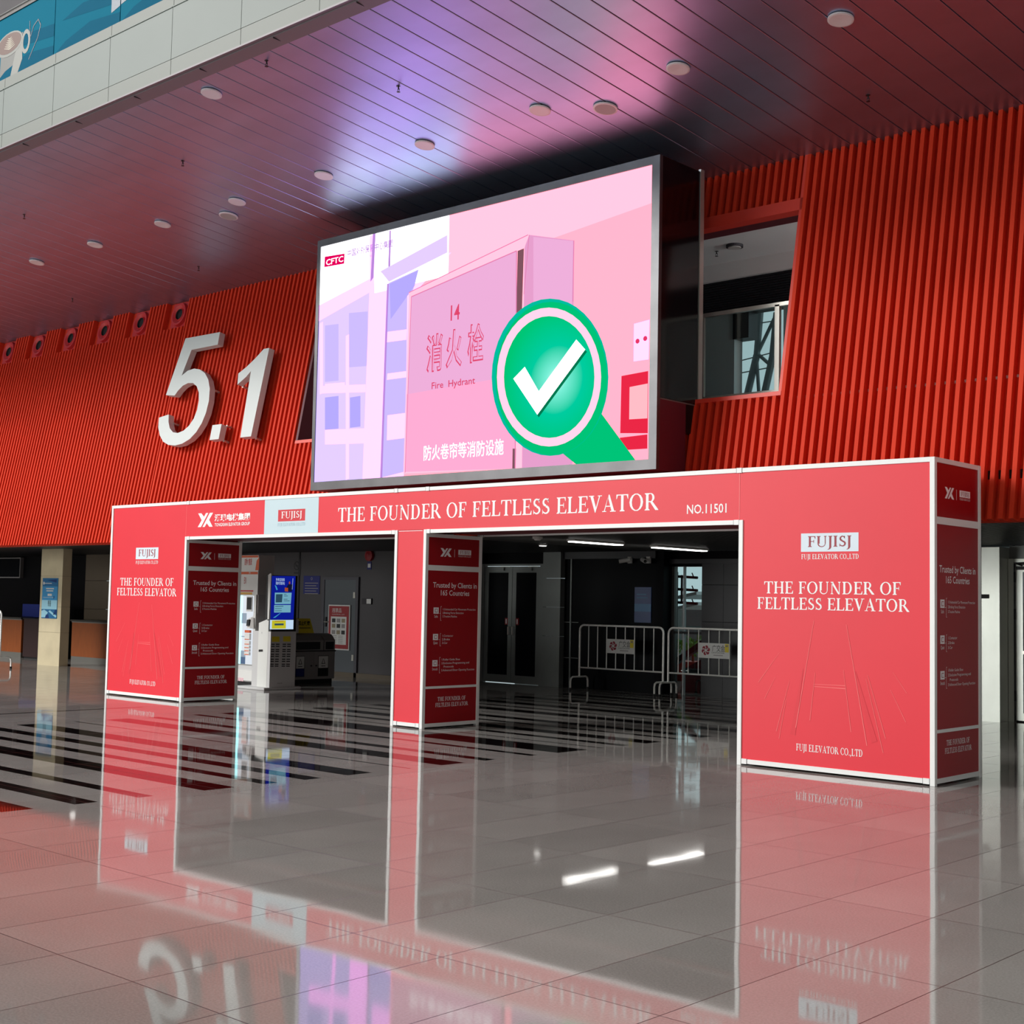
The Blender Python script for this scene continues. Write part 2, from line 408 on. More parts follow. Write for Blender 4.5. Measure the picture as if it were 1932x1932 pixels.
# ---- the leaning red fin wall
TA = math.radians(11); ST, CT = math.sin(TA), math.cos(TA)
WY, WZ = 1.12, 2.49
def wp(X, s, off=0.0): return (X, WY + s*ST - off*CT, WZ + s*CT + off*ST)
PITCH_F, FW, FD = 0.108, 0.046, 0.100
STOP = 4.47
def fins(b, x0, x1, s0, s1, capb=True):
    n = int(round((x1-x0)/PITCH_F))
    p = (x1-x0)/max(n, 1)
    for i in range(n):
        a = x0 + i*p; c = a + p*FW/PITCH_F; d = a + p
        b.face([wp(a,s0),wp(c,s0),wp(c,s1),wp(a,s1)], 'fin_red')
        b.face([wp(c,s0),wp(c,s0,-FD),wp(c,s1,-FD),wp(c,s1)], 'fin_red')
        b.face([wp(a,s0),wp(a,s0,-FD),wp(a,s1,-FD),wp(a,s1)], 'fin_red')
        b.face([wp(c,s0,-FD),wp(d,s0,-FD),wp(d,s1,-FD),wp(c,s1,-FD)], 'fin_red')
        b.face([wp(a,s0),wp(c,s0),wp(c,s0,-FD),wp(a,s0,-FD)], 'fin_red')
        b.face([wp(a,s1),wp(c,s1),wp(c,s1,-FD),wp(a,s1,-FD)], 'fin_red')
    b.hexa([wp(x0,s0,-FD-.002),wp(x1,s0,-FD-.002),wp(x1,s0,-FD-.06),wp(x0,s0,-FD-.06),wp(x0,s1,-FD-.002),wp(x1,s1,-FD-.002),wp(x1,s1,-FD-.06),wp(x0,s1,-FD-.06)], 'fin_red')
def wslab(b, x0, x1, s0, s1, o0, o1, mn):
    b.hexa([wp(x0,s0,o1),wp(x1,s0,o1),wp(x1,s0,o0),wp(x0,s0,o0),wp(x0,s1,o1),wp(x1,s1,o1),wp(x1,s1,o0),wp(x0,s1,o0)], mn)
XA, XB, SL, SH = -11.07, -2.47, 1.55, 3.76
b = B()
# fins break off above the niches of the air nozzles (square niches near the top)
NOZ = [-15.15, -16.39, -17.63, -18.87, -20.11, -21.35]
fins(b, -14.80, XA, 0, STOP)
prev = -14.80
for nx in NOZ:
    a, c = nx-.35, nx+.29
    fins(b, c, prev, 0, STOP); fins(b, a, c, 0, 3.93)
    wslab(b, a, c, 3.93, STOP, -FD-.06, -FD, 'fin_red')
    prev = a
fins(b, -38.0, prev, 0, STOP)
wslab(b, XA, XA+.05, SL, STOP, -.62, -.002, 'maroon_panel')
b.build('wall_west', kind='structure')
b = B(); fins(b, XB, 4.22, 0, STOP); wslab(b, XB-.035, XB, SL, STOP, -.62, .0, 'fin_trim_red')
b.build('wall_east', kind='structure')
b = B(); fins(b, XA, XB, 0, SL-.05); wslab(b, XA, XB, SL-.05, SL, -.42, .004, 'fin_trim_red')
b.build('wall_north', kind='structure')
b = B(); fins(b, XA, XB, SH+.15, STOP); wslab(b, XA, XB, SH, SH+.15, -FD-.02, .0, 'fin_trim_red'); wslab(b, XA, XB, SH, SH+.15, -.27, -FD-.021, 'maroon_panel')
b.build('wall_upper', kind='structure')

# ---- sloping ceiling of long boards
CS = 0.155
def cz(y): return 6.86 - CS*(y-1.97)
b = B(); bp_ = 0.329; skew = 0.112
for i in range(-82, 46):
    x0 = -3.892 + i*bp_
    def cp(x, y, dz): return (x + skew*(y-1.97), y, cz(y)+dz)
    ya, yb, g, ch = -2.84, 2.35, .006, .005
    for lo, hi in (((x0+g, 0.026), (x0+g, 0.004)), ((x0+g, 0.004), (x0+g+ch, 0)), ((x0+g+ch, 0), (x0+bp_-g-ch, 0)), ((x0+bp_-g-ch, 0), (x0+bp_-g, 0.004)), ((x0+bp_-g, 0.004), (x0+bp_-g, 0.026))):
        b.face([cp(lo[0],ya,lo[1]),cp(hi[0],ya,hi[1]),cp(hi[0],yb,hi[1]),cp(lo[0],yb,lo[1])], 'ceiling_board')
b.hexa([(-34,-2.84,cz(-2.84)+.026),(14,-2.84,cz(-2.84)+.026),(14,2.35,cz(2.35)+.026),(-34,2.35,cz(2.35)+.026),(-34,-2.84,cz(-2.84)+.2),(14,-2.84,cz(-2.84)+.2),(14,2.35,cz(2.35)+.2),(-34,2.35,cz(2.35)+.2)], 'dark_recess')
b.build('ceiling', kind='structure')
b = B(); z0 = cz(-3.0)
b.hexa([(-34,-3.0,z0-.004),(14,-3.0,z0-.004),(14,-2.83,cz(-2.83)-.004),(-34,-2.83,cz(-2.83)-.004),(-34,-3.0,z0+.18),(14,-3.0,z0+.18),(14,-2.83,z0+.18),(-34,-2.83,z0+.18)], 'ceiling_trim')
for i in range(20):
    x = -12.9 + 1.355*i*1.0; b.box(x, x+.008, -3.0, -2.83, z0-.02, z0, 'joint_dark')
b.build('trim_1', kind='structure')

# ---- upper gallery: fascia panels
b = B()
b.box(-34, 9.4, -3.05, -2.8, 7.64, 7.66, 'ceiling_trim')
for i in range(36):
    x0 = -12.106 - 1.355*14 + 1.355*i; x1 = x0+1.347
    b.box(x0, x1, -3.012, -2.85, 7.66, 7.868, 'fascia_strip'); b.box(x0, x1, -3.012, -2.85, 7.874, 8.50, 'fascia'); b.box(x0, x1, -3.0, -2.85, 8.508, 8.66, 'fascia_strip')
    b.box(x0, x1, -3.022, -3.0, 8.50, 8.512, 'fascia')
b.box(-34, 9.4, -2.98, -2.86, 7.66, 8.65, 'outside_grey')
b.build('trim_2', kind='structure')
b = B(); b.box(-34, 9.4, -2.82, 5.0, 8.42, 8.6, 'room_white'); b.build('floor', kind='structure')      # gallery slab

# ---- low lobby behind the fin wall
b = B()
b.box(-46, -9.2, 1.30, 12, 2.55, 2.70, 'slat_black')
b.box(-9.2, 9.5, 1.30, 9.0, 2.86, 2.98, 'slat_black')
for i in range(0, 182):
    x = -9.15 + i*.1
    b.box(x, x+.03, 1.44, 8.4, 2.55, 2.60, 'slat_metal')
b.box(-46, 9.5, 1.36, 1.42, 2.50, 2.98, 'slat_black')
b.build('ceiling', kind='structure')
b = B()
b.box(-11.15, -9.0, 8.05, 8.25, 0, 2.56, 'wall_glass_dark'); b.box(-11.62, -9.0, 8.0, 8.06, 2.42, 2.55, 'wall_dark_panel')
b.box(-11.0, -10.97, 8.03, 8.06, 0, 2.42, 'steel_dull')
for z in (.55, 1.22): b.box(-11.15, -10.8, 8.044, 8.052, z, z+.012, 'steel_dull')
b.box(-9.0, -8.85, 8.05, 8.45, 0, 2.56, 'wall_black')
b.build('wall_rear', kind='structure')
b = B()
b.box(-8.85, -8.2, 8.3, 8.5, 2.28, 2.56, 'wall_black'); b.box(-9.0, -2.77, 8.22, 8.3, 2.33, 2.41, 'wall_dark_panel')
for x0, x1 in ((-8.2,-7.75),(-7.745,-6.9),(-6.895,-5.6),(-5.595,-4.2),(-4.195,-2.77)):
    for z0, z1 in ((0,1.3),(1.31,1.95),(1.96,2.33)): b.box(x0, x1, 8.3, 8.5, z0, z1, 'wall_dark_panel')
b.box(-8.2, -2.77, 8.31, 8.52, 0, 2.56, 'wall_black')
b.build('wall_rear', kind='structure')
b = B()
b.box(-13.95, -13.85, 6.5, 8.3, 0, 2.56, 'wall_grey'); b.box(-13.9, -11.6, 8.1, 8.25, 2.32, 2.56, 'wall_black')
b.box(-19.4, -13.9, 6.6, 6.8, 0, 2.56, 'wall_grey')
b.box(-17.32, -17.28, 6.585, 6.6, 0, 2.56, 'wall_dark_panel'); b.box(-14.28, -14.26, 6.592, 6.6, 0, 2.56, 'wall_dark_panel')
b.box(-19.4, -13.95, 6.56, 6.6, 0, .09, 'wall_stone')
b.build('wall_lobby', kind='structure')
b = B()
for x0, x1 in ((-25.2,-23.4),(-23.39,-21.6),(-21.59,-19.4)):
    for z0, z1 in ((0,1.2),(1.208,1.9),(1.908,2.56)): b.box(x0, x1, 6.2, 6.4, z0, z1, 'wall_stone')
b.box(-46, -25.2, 6.6, 6.8, 0, 2.56, 'wall_black')
b.build('wall_counter', kind='structure')
b = B()   # stone pier
for z0, z1 in ((0,.72),(.725,1.28),(1.285,1.95),(1.955,2.55)): b.box(-22.56, -21.64, 3.56, 3.77, z0, z1, 'stone_cream')
b.box(-22.55, -21.65, 3.57, 3.76, 0, 2.55, 'stone_joint')
b.build('pillar', kind='structure')
b = B()   # right: brushed steel pier and door surround
b.box(-2.77, -2.505, 7.5, 8.3, 0, 2.52, 'steel_bright'); b.box(-2.505, 3.0, 7.86, 8.1, 2.36, 2.56, 'steel_dull'); b.box(-2.505, -2.42, 7.9, 8.1, 0, 2.36, 'black')
b.box(-.45, 4.0, 7.9, 8.1, 0, 2.36, 'steel_bright')
b.build('wall_door', kind='structure')
b = B(); b.box(9.4, 9.6, -58, 12, 0, 44, 'side_wall_pale'); b.build('wall_unseen_side', kind='structure')  # unseen wall added to cut sky light on gate sides, pale for bounce
b = B(); b.box(-80, 9.6, -58, 5.2, 44, 44.3, 'room_white'); b.build('ceiling', kind='structure')  # unseen hall roof, added to block sky light from overhead
b = B(); b.box(-80, 9.6, -58.2, -58, 0, 44, 'dark_wall_side'); b.build('wall_unseen_south', kind='structure')  # unseen rear wall, added to close the hall against sky light
b = B(); b.box(-80.2, -80, -58, 12, 0, 44, 'wall_grey'); b.build('wall_unseen_far', kind='structure')  # unseen end wall, added so less sky light enters from the left
b = B(); b.box(-80, 9.6, 5.0, 5.2, 8.6, 44, 'wall_grey'); b.build('wall_gallery', kind='structure')

# ---- room seen through the opening beside the screen
b = B()
b.box(-12.5, 4.2, 2.02, 5.0, 6.25, 6.40, 'room_white'); b.build('ceiling', kind='structure')
b = B()
b.box(-12.5, 4.2, 3.6, 3.9, 6.02, 6.25, 'room_white')
for i in range(14): b.box(-12.5, 4.2, 3.66+.0*i, 3.72, 5.56+.033*i, 5.586+.033*i, 'wall_dark_panel')
b.box(-12.5, 4.2, 3.70, 3.9, 5.56, 6.02, 'black')
b.box(-12.5, -4.58, 3.7, 3.9, 3.9, 5.56, 'outside_grey'); b.box(-3.82, 4.2, 3.7, 3.9, 3.9, 5.56, 'outside_grey'); b.box(-4.60, -4.35, 3.69, 3.92, 5.20, 5.56, 'wall_dark_panel'); b.box(-12.5, 4.2, 3.7, 3.9, 3.9, 4.35, 'outside_grey')
b.box(-12.5, 4.2, 1.50, 3.9, 3.86, 3.95, 'room_white')
b.build('wall_gallery', kind='structure')

# ================================================================== EXHIBITION GATE
X0, X1, X2, X3, X4, X5 = -13.903, -11.801, -7.235, -6.66, -2.104, 0.0
H, ZL, D = 3.0, 2.424, 1.02
gate = thing('exhibition_gate', 'long red exhibition gateway with three towers, white frame and white lettering', 'gateway', (-7, .5, 0))
P_ = .05
def post(x0, y0, z1, lab=None):
    b = B(); b.box(x0, x0+P_, y0, y0+P_, 0, z1, 'white_metal'); b.build('frame_post', gate, bevel=.004)
for x0, z1 in ((X0, H), (X1-P_, ZL+.046), (X2, ZL+.046), (X3-P_, ZL+.046), (X4, ZL+.046), (X5-P_, H)):
    post(x0, 0, z1); post(x0, D-P_, z1)
def rail(x0, x1, y0, y1, z0, z1, joints=()):
    b = B(); b.box(x0, x1, y0, y1, z0, z1, 'white_metal')
    for j in joints:
        b.box(j-.032, j+.032, y0-.003, y1+.003, z0-.003, z1+.003, 'white_metal')
        for e in (-.034, .031): b.box(j+e, j+e+.003, y0-.0035, y1+.0035, z0-.0035, z1+.0035, 'joint_dark')
    b.build('frame_rail', gate)
for ya, yb in ((.003, .047), (D-.047, D-.003)):
    rail(X0+P_, X5-P_, ya, yb, H-.045, H, (X1, X2, X3, X4) if ya < .5 else ())
    rail(X1, X2, ya, yb, ZL, ZL+.045, (X1+.03, X2-.03)); rail(X3, X4, ya, yb, ZL, ZL+.045, (X3+.03, X4-.03))
    for a, c in ((X0, X1), (X2, X3), (X4, X5)): rail(a+P_, c-P_, ya, yb, .02, .065, (a+.085, c-.085))
for xa, z1 in ((X0, H), (X1-P_, ZL), (X2, ZL), (X3-P_, ZL), (X4, ZL), (X5-P_, H)):
    for z0, zz in ((.02, .065), (.475, .505) if z1 == H else (.492, .522), (2.385, 2.452) if z1 == H else (1.963, 2.03), (z1-.045, z1-.0)):
        b = B(); b.box(xa+.003, xa+P_-.003, P_, D-P_, z0, zz, 'white_metal'); b.build('frame_rail', gate)
# --- front prints
FF = Frame((0, .012, 0), (1, 0, 0), (0, 0, 1), (0, -1, 0))
BF = Frame((0, D-.012, 0), (-1, 0, 0), (0, 0, 1), (0, 1, 0))
def tower_art(b, x0, x1, wide):
    c = (x0+x1)/2
    fr = FF
    dx = (-1.08) if wide else (-12.866)
    bw = .62
    art(b, fr, rect(dx-bw/2, 2.138, dx+bw/2, 2.318), 'print_pale_blue')
    text(b, fr, 'FUJISJ', dx-.235, 2.185, .105, 'print_darkred', width=.47, n=.0045)
    text(b, fr, 'FUJI ELEVATOR CO.,LTD', dx-bw/2+.005, 2.066, .048, 'print_white', width=bw)
    w1, w2 = (1.467, 1.626) if wide else (1.47, 1.632)
    text(b, fr, 'THE FOUNDER OF', dx-w1/2+.01, 1.727, .119, 'print_white', width=w1)
    text(b, fr, 'FELTLESS ELEVATOR', dx-w2/2+.01, 1.571, .117, 'print_white', width=w2)
    text(b, fr, 'FUJI ELEVATOR CO.,LTD', dx+.005-.355, .202, .066, 'print_white', width=.71)
    for (p, q, wd) in (((-1.242,1.469),(-1.436,.421),.008),((-.894,1.439),(-.677,.31),.008),((-1.225,.967),(-1.281,.502),.006),((-.924,1.008),(-.841,.424),.006),
                   ((-1.244,.853),(-.905,.858),.006),((-1.244,.832),(-.899,.829),.008),((-1.624,1.144),(-1.864,.837),.005),((-1.508,.874),(-1.653,.369),.006),((-1.543,.695),(-1.622,.30),.005),
                   ((-.67,.97),(-.488,.393),.006),((-.688,.935),(-.512,.258),.006),((-.413,1.008),(-.278,.824),.004),((-.44,.847),(-.287,.558),.005),((-1.668,.901),(-1.79,.68),.004)):
        sh = dx+1.08; k = 1.0
        art(b, fr, line((p[0]+sh, p[1]), (q[0]+sh, q[1]), wd*.5, wd), 'line_light', .0025)
    for (p, q) in (((-1.36,1.0),(-1.47,.35)), ((-.80,1.0),(-.60,.35))):
        art(b, fr, line((p[0]+dx+1.08, p[1]), (q[0]+dx+1.08, q[1]), .01, .06), 'line_dark', .0018)
def panel(name, x0, x1, z0, z1, back=False):
    b = B()
    if back: b.box(x0, x1, D-.03, D-.012, z0, z1, 'banner_red')
    else: b.box(x0, x1, .012, .03, z0, z1, 'banner_red')
    return b
g_ = .004
b = panel('f', X0+P_, X1-.049, .065, H-.045); tower_art(b, X0, X1, False); b.build('front_panel', gate, label='red front panel with white title and thin perspective lines')
b = panel('f', X2+P_, X3-P_, .065, ZL+.042); art(b, FF, rect(X2+.06, ZL+.030, X3-.08, ZL+.036), 'print_white'); b.build('front_panel', gate, label='plain narrow red panel')
b = panel('f', X4+.006, X5-P_, .065, H-.045); tower_art(b, X4, X5, True); b.build('front_panel', gate, label='wide red front panel with white title and thin perspective lines')
for a, c in ((X0, X1), (X2, X3), (X4, X5)): panel('b', a+P_, c-P_, .065, H-.045 if a != X2 else ZL, True).build('back_panel', gate)
# header
b = B(); b.box(X1-.046, X4+.002, .012, .03, ZL+.045, H-.045, 'banner_red')
art(b, FF, rect(X1-.047, ZL+.05, X1-.041, H-.045), 'line_light'); art(b, FF, rect(X4-.004, ZL+.05, X4+.004, H-.045), 'line_light')
yx_logo(b, FF, -11.545, 2.605, .375, .205, 'print_white')
text(b, FF, '\u6d8c\u73b0\u7535\u68af\u96c6\u56e2', -11.13, 2.692, .075, 'print_white', width=.85, serif=False, bold=.03)
text(b, FF, 'TONGXIAN ELEVATOR GROUP', -11.12, 2.608, .046, 'print_white', width=.84, serif=False, bold=.02)
art(b, FF, rect(-9.945, ZL+.047, -8.767, H-.046), 'banner_blue', .002)
art(b, FF, rect(-9.637, 2.641, -9.047, 2.803), 'print_red', .0025)
text(b, FF, 'FUJISJ', -9.565, 2.685, .092, 'print_white', width=.45, n=.007)
text(b, FF, 'FUJI ELEVATOR CO.,LTD', -9.64, 2.575, .042, 'print_bluegrey', width=.60, n=.006)
text(b, FF, 'THE FOUNDER OF FELTLESS ELEVATOR', -8.36, 2.604, .186, 'print_white', width=5.23)
text(b, FF, 'NO.11501', -2.758, 2.552, .094, 'print_white', width=.50, serif=False, bold=.012)
b.build('header_panel', gate, label='red header band with company logo, white inset and white title')
b = B(); b.box(X1-.04, X4, D-.03, D-.012, ZL+.045, H-.045, 'banner_red'); b.build('header_panel', gate, label='plain red rear header band')
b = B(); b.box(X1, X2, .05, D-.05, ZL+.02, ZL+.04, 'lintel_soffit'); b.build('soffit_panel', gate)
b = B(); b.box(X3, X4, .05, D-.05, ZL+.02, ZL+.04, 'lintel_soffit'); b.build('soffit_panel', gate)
b = B(); b.box(X0+P_, X5-P_, .03, D-.03, H-.03, H-.015, 'banner_red'); b.build('top_panel', gate)
# --- side panels
def side_art(b, x, outer=False):
    du, dl, dt = (-.03, .49, .19) if outer else (0, 0, 0)
    fr = Frame((x, du, dl), (0, 1, 0), (0, 0, 1), (1, 0, 0)); W = 'print_grey'
    yx_logo(b, fr, .265, 2.142, .20, .108, W)
    art(b, fr, rect(.516, 2.142, .522, 2.24), W)
    art(b, fr, rect(.586, 2.176, .822, 2.240), W); text(b, fr, 'FUJISJ', .618, 2.19, .038, 'print_darkred', width=.172, n=.005)
    text(b, fr, 'FUJI ELEVATOR CO.,LTD', .588, 2.148, .018, W, width=.232)
    fr = Frame((x, du, dt), (0, 1, 0), (0, 0, 1), (1, 0, 0))
    text(b, fr, 'Trusted by Clients in', .148, 1.752, .066, W, width=.79, serif=False, bold=.008)
    text(b, fr, '165 Countries', .272, 1.655, .066, W, width=.53, serif=False, bold=.008)
    rows = ((1.463, 'Safe', ('1.Unintended Car Movement Protection', '2.Braking Force Detection', '3.Traction Machine'), (.60, .38, .26), 1.49, (1.517, 1.338)),
            (1.133, 'Quiet', ('1.Contactor', '2.Brake', '3.Car'), (.20, .14, .10), 1.158, (1.179, 1.02)),
            (.807, 'Smooth', ('1.Roller Guide Shoe', '2.Exclusive Programming and', '   Protocols', '3.Advanced Door Opening Function'), (.33, .50, .22, .60), .86, (.881, .683)))
    for yc, nm, ls, ws, yt, (ba, bb) in rows:
        art(b, fr, rect(.168, yc-.039, .258, yc+.039), W); art(b, fr, rect(.190, yc-.022, .236, yc+.022), 'print_darkred', .004); art(b, fr, rect(.196, yc-.016, .230, yc+.016), W, .005)
        text(b, fr, nm, .213-.028*len(nm)/3.6, yc-.088, .034, W, width=.056*len(nm)/3.6, serif=False)
        art(b, fr, rect(.292, bb, .296, ba), W)
        for v in (bb, ba-.004): art(b, fr, rect(.292, v, .310, v+.004), W)
        art(b, fr, rect(.268, (ba+bb)/2, .292, (ba+bb)/2+.003), W)
        for i, (l, ww) in enumerate(zip(ls, ws)):
            text(b, fr, l, .326, yt-.022-.0445*i, .026, W, width=ww, serif=False)
    fr = Frame((x, du*.3, .016 if outer else 0), (0, 1, 0), (0, 0, 1), (1, 0, 0))
    text(b, fr, 'THE FOUNDER OF', .275, .335, .050, W, width=.50); text(b, fr, 'FELTLESS ELEVATOR', .240, .262, .050, W, width=.58)
for xx, z1 in ((X1, ZL), (X3, ZL), (X5, H)):
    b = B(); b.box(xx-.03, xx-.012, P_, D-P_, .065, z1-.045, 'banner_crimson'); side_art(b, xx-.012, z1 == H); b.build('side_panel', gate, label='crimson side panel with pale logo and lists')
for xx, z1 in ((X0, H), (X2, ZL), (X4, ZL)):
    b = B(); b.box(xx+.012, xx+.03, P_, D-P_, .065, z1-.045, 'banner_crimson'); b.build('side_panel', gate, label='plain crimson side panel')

# ================================================================== LED VIDEO WALL
SX0, SX1, SY, SZ0, SZ1 = -9.735, -3.627, .65, 3.125, 6.762
scr = thing('video_wall', 'huge glowing screen in a grey metal frame showing a pink fire cabinet and green tick', 'screen', (-6.68, 1.0, SZ0))
LX0, LX1, LZ0, LZ1 = -9.672, -3.738, 3.243, 6.666
b = B()
b.hexa([(SX0,SY,SZ0),(SX1,SY,SZ0),(LX1,SY,LZ0),(LX0,SY,LZ0),(SX0,SY+.06,SZ0),(SX1,SY+.06,SZ0),(LX1,SY+.02,LZ0),(LX0,SY+.02,LZ0)], 'bezel_steel')
b.hexa([(SX0,SY,SZ1),(SX1,SY,SZ1),(LX1,SY,LZ1),(LX0,SY,LZ1),(SX0,SY+.06,SZ1),(SX1,SY+.06,SZ1),(LX1,SY+.02,LZ1),(LX0,SY+.02,LZ1)], 'bezel_steel')
b.hexa([(SX0,SY,SZ0),(LX0,SY,LZ0),(LX0,SY,LZ1),(SX0,SY,SZ1),(SX0,SY+.06,SZ0),(LX0,SY+.02,LZ0),(LX0,SY+.02,LZ1),(SX0,SY+.06,SZ1)], 'bezel_steel')
b.hexa([(SX1,SY,SZ0),(LX1,SY,LZ0),(LX1,SY,LZ1),(SX1,SY,SZ1),(SX1,SY+.06,SZ0),(LX1,SY+.02,LZ0),(LX1,SY+.02,LZ1),(SX1,SY+.06,SZ1)], 'bezel_steel')
b.build('bezel', scr)
b = B(); b.box(SX0, SX1, SY+.06, 1.46, 3.95, SZ1, 'black_gloss'); b.box(SX0, SX1, SY+.06, 1.22, SZ0, 3.935, 'maroon_panel'); b.box(SX0+.01, SX1-.01, 1.2, 1.42, 3.6, 3.96, 'black'); b.box(SX0, SX1, SY+.07, 1.4, 3.935, 3.955, 'steel_dull'); b.build('cabinet', scr, label='black glossy side cladding over a maroon base')
b = B(); b.box(SX1-.02, SX1+.012, 1.46, 1.535, 3.99, SZ1+.03, 'alu'); b.build('corner_trim', scr, label='pale upright metal edge strip')
b = B(); b.box(SX0-.012, SX0+.02, 1.46, 1.535, 3.99, SZ1+.03, 'alu'); b.build('corner_trim', scr)
# the picture on the screen
K = 2.2
for n, c, k in (('s_pink',(255,184,208),K),('s_pink2',(255,204,230),K),('s_white',(250,250,255),2.2),('s_lav',(232,208,255),1.5),('s_blue',(208,190,248),1.4),('s_blue2',(184,172,246),1.3),('s_violet',(190,140,222),1.2),
    ('s_pw',(252,226,252),K),('s_cab',(240,176,220),1.35),('s_cab2',(246,174,214),1.2),('s_edge',(228,130,178),1.1),('s_gap',(128,84,96),.8),('s_side',(232,160,206),1.3),('s_red',(232,60,100),1.1),('s_text',(226,70,110),1.0),
    ('s_green',(0,196,120),1.25),('s_teal',(0,190,160),1.25),('s_mint',(150,245,225),1.5),('s_ring',(246,216,240),1.5),('s_tick',(255,252,255),2.0),('s_ed2',(0,120,80),.7),('s_crim',(230,0,90),1.0),('s_box',(236,40,70),1.2),('s_boxl',(255,190,200),K),('s_line',(240,150,185),1.2)):
    led(n, c, k)
SFR = Frame((0, SY+.018, 0), (1, 0, 0), (0, 0, 1), (0, -1, 0))
b = B()
def sp(x, y): return (580+x/2.542, 280+y/2.542)
def sa(pts, mn, n): # crop pixels, clipped by the LED area
    q = []
    for p in pts:
        u, v = SFR.px(*sp(*p)); q.append((min(max(u, LX0), LX1), min(max(v, LZ0), LZ1)))
    art(b, SFR, q, mn, n)
b.box(LX0, LX1, SY+.019, SY+.05, LZ0, LZ1, 'black')
art(b, SFR, rect(LX0, LZ0, LX1, LZ1), 's_pink', .001)
sa([(675,610),(670,280),(1660,60),(1660,260)], 's_pink2', .0015)
sa([(20,600),(690,500),(490,720),(462,1600),(10,1640)], 's_pw', .0018)
sa([(20,440),(682,300),(676,610),(300,700),(20,835)], 's_white', .002)
sa([(20,835),(300,690),(300,1620),(10,1640)], 's_lav', .0025)
sa([(20,760),(300,625),(300,690),(20,835)], 's_pw', .0026)
for x0, x1, y0, y1, m_ in ((60,75,840,1180,'s_pw'),(85,150,850,1120,'s_blue'),(200,290,790,1050,'s_blue'),(85,180,1130,1160,'s_pw'),(85,150,1195,1350,'s_blue2'),(205,255,1195,1340,'s_blue2'),(60,280,1140,1175,'s_pw'),(85,290,1350,1420,'s_pw'),(185,200,900,1590,'s_pw')):
    sa([(x0,y0),(x1,y0-8),(x1,y1-6),(x0,y1)], m_, .003)
sa([(300,420),(328,405),(320,600),(355,1585),(265,1595),(300,640)], 's_pw', .0035)
sa([(315,410),(328,407),(318,620),(303,640)], 's_violet', .0036)
sa([(395,395),(402,393),(398,572),(388,575)], 's_violet', .0036)
sa([(350,590),(672,415),(672,500),(392,640),(360,600)], 's_lav', .0037)
sa([(392,645),(535,580),(505,690),(480,705),(470,1550),(355,1580)], 's_blue', .0038)
sa([(395,650),(532,585),(515,660),(400,820)], 's_blue2', .004)
for y0, y1 in ((880,930),(1080,1110),(1280,1400)): sa([(385,y0),(478,y0-12),(475,y1-12),(382,y1)], 's_pw', .004)
sa([(383,650),(392,648),(360,1582),(350,1584)], 's_violet', .0042)
# fire cabinet
sa([(1065,415),(1280,442),(1272,1540),(1000,1540),(1040,480)], 's_side', .0044)
sa([(1085,425),(1275,445),(1270,760),(1085,800)], 's_cab', .0046)
sa([(488,692),(1060,415),(1042,480),(1030,1540),(462,1560)], 's_pink2', .005)
sa([(500,712),(1005,492),(998,1535),(470,1552)], 's_cab', .0055)
sa([(478,1180),(1000,1090),(998,1535),(470,1552)], 's_cab2', .006)
sa([(1010,492),(1040,480),(1030,800),(1003,800)], 's_gap', .0062); sa([(986,1440),(1002,1440),(1000,1545),(984,1545)], 's_gap', .0062)
for p, q, wd in (((488,692),(1060,415),.012),((500,712),(1005,492),.014),((500,712),(470,1555),.012),((1005,492),(998,1535),.016),((1065,415),(1040,700),.010),((1280,442),(1275,735),.012)):
    art(b, SFR, line(SFR.px(*sp(*p)), SFR.px(*sp(*q)), wd), 's_edge', .0066)
def stext(s, p0, p1, hpx, mn, serif=False, bold=0.0, n=.007):
    a = SFR.px(*sp(*p0)); c = SFR.px(*sp(*p1)); h = hpx/2.542/ (2563/16.0)
    text(b, SFR, s, a[0], a[1], h, mn, width=c[0]-a[0], serif=serif, bold=bold, n=n/.45)
stext('14', (678,828), (732,812), 82, 's_text', bold=.012)
for i, ch in enumerate('\u6d88\u706b\u6813'):
    x0 = (570, 664, 768)[i]; stext(ch, (x0, 1058-i*22), (x0+78, 1046-i*22), 150, 's_text', bold=.025, n=.007); stext(ch, (x0+3, 1056-i*22), (x0+75, 1044-i*22), 148, 's_cab', bold=-.004, n=.0076)
stext('Fire  Hydrant', (595,1155), (806,1112), 36, 's_text', bold=.01)
stext('\u9632\u706b\u5377\u5e18\u7b49\u6d88\u9632\u8bbe\u65bd', (556,1492), (942,1462), 62, 's_tick', bold=.006, n=.0076)
stext('\u4e2d\u56fd\u5bf9\u5916\u8d38\u6613\u4e2d\u5fc3\u96c6\u56e2', (192,520), (410,480), 32, 's_violet', bold=.02); stext('CHINA FOREIGN TRADE CENTRE GROUP', (194,545), (412,505), 9, 's_violet')
sa([(85,520),(180,505),(178,553),(83,570)], 's_crim', .007); stext('CFTC', (90,562), (173,545), 34, 's_tick', bold=.015, n=.0078)
# sticker, alarm box at the right edge
sa([(1568,842),(1642,822),(1638,1012),(1566,1022)], 's_pw', .007); 
for q in ((1585,925),(1622,912)): art(b, SFR, arc(*SFR.px(*sp(*q)), .03, .03, 0, 330, 8), 's_red', .0078)
sa([(1508,1092),(1636,1068),(1634,1366),(1502,1366)], 's_box', .007); sa([(1547,1145),(1634,1128),(1632,1295),(1545,1300)], 's_boxl', .0076); sa([(1500,1388),(1632,1372),(1632,1440),(1500,1448)], 's_box', .007)
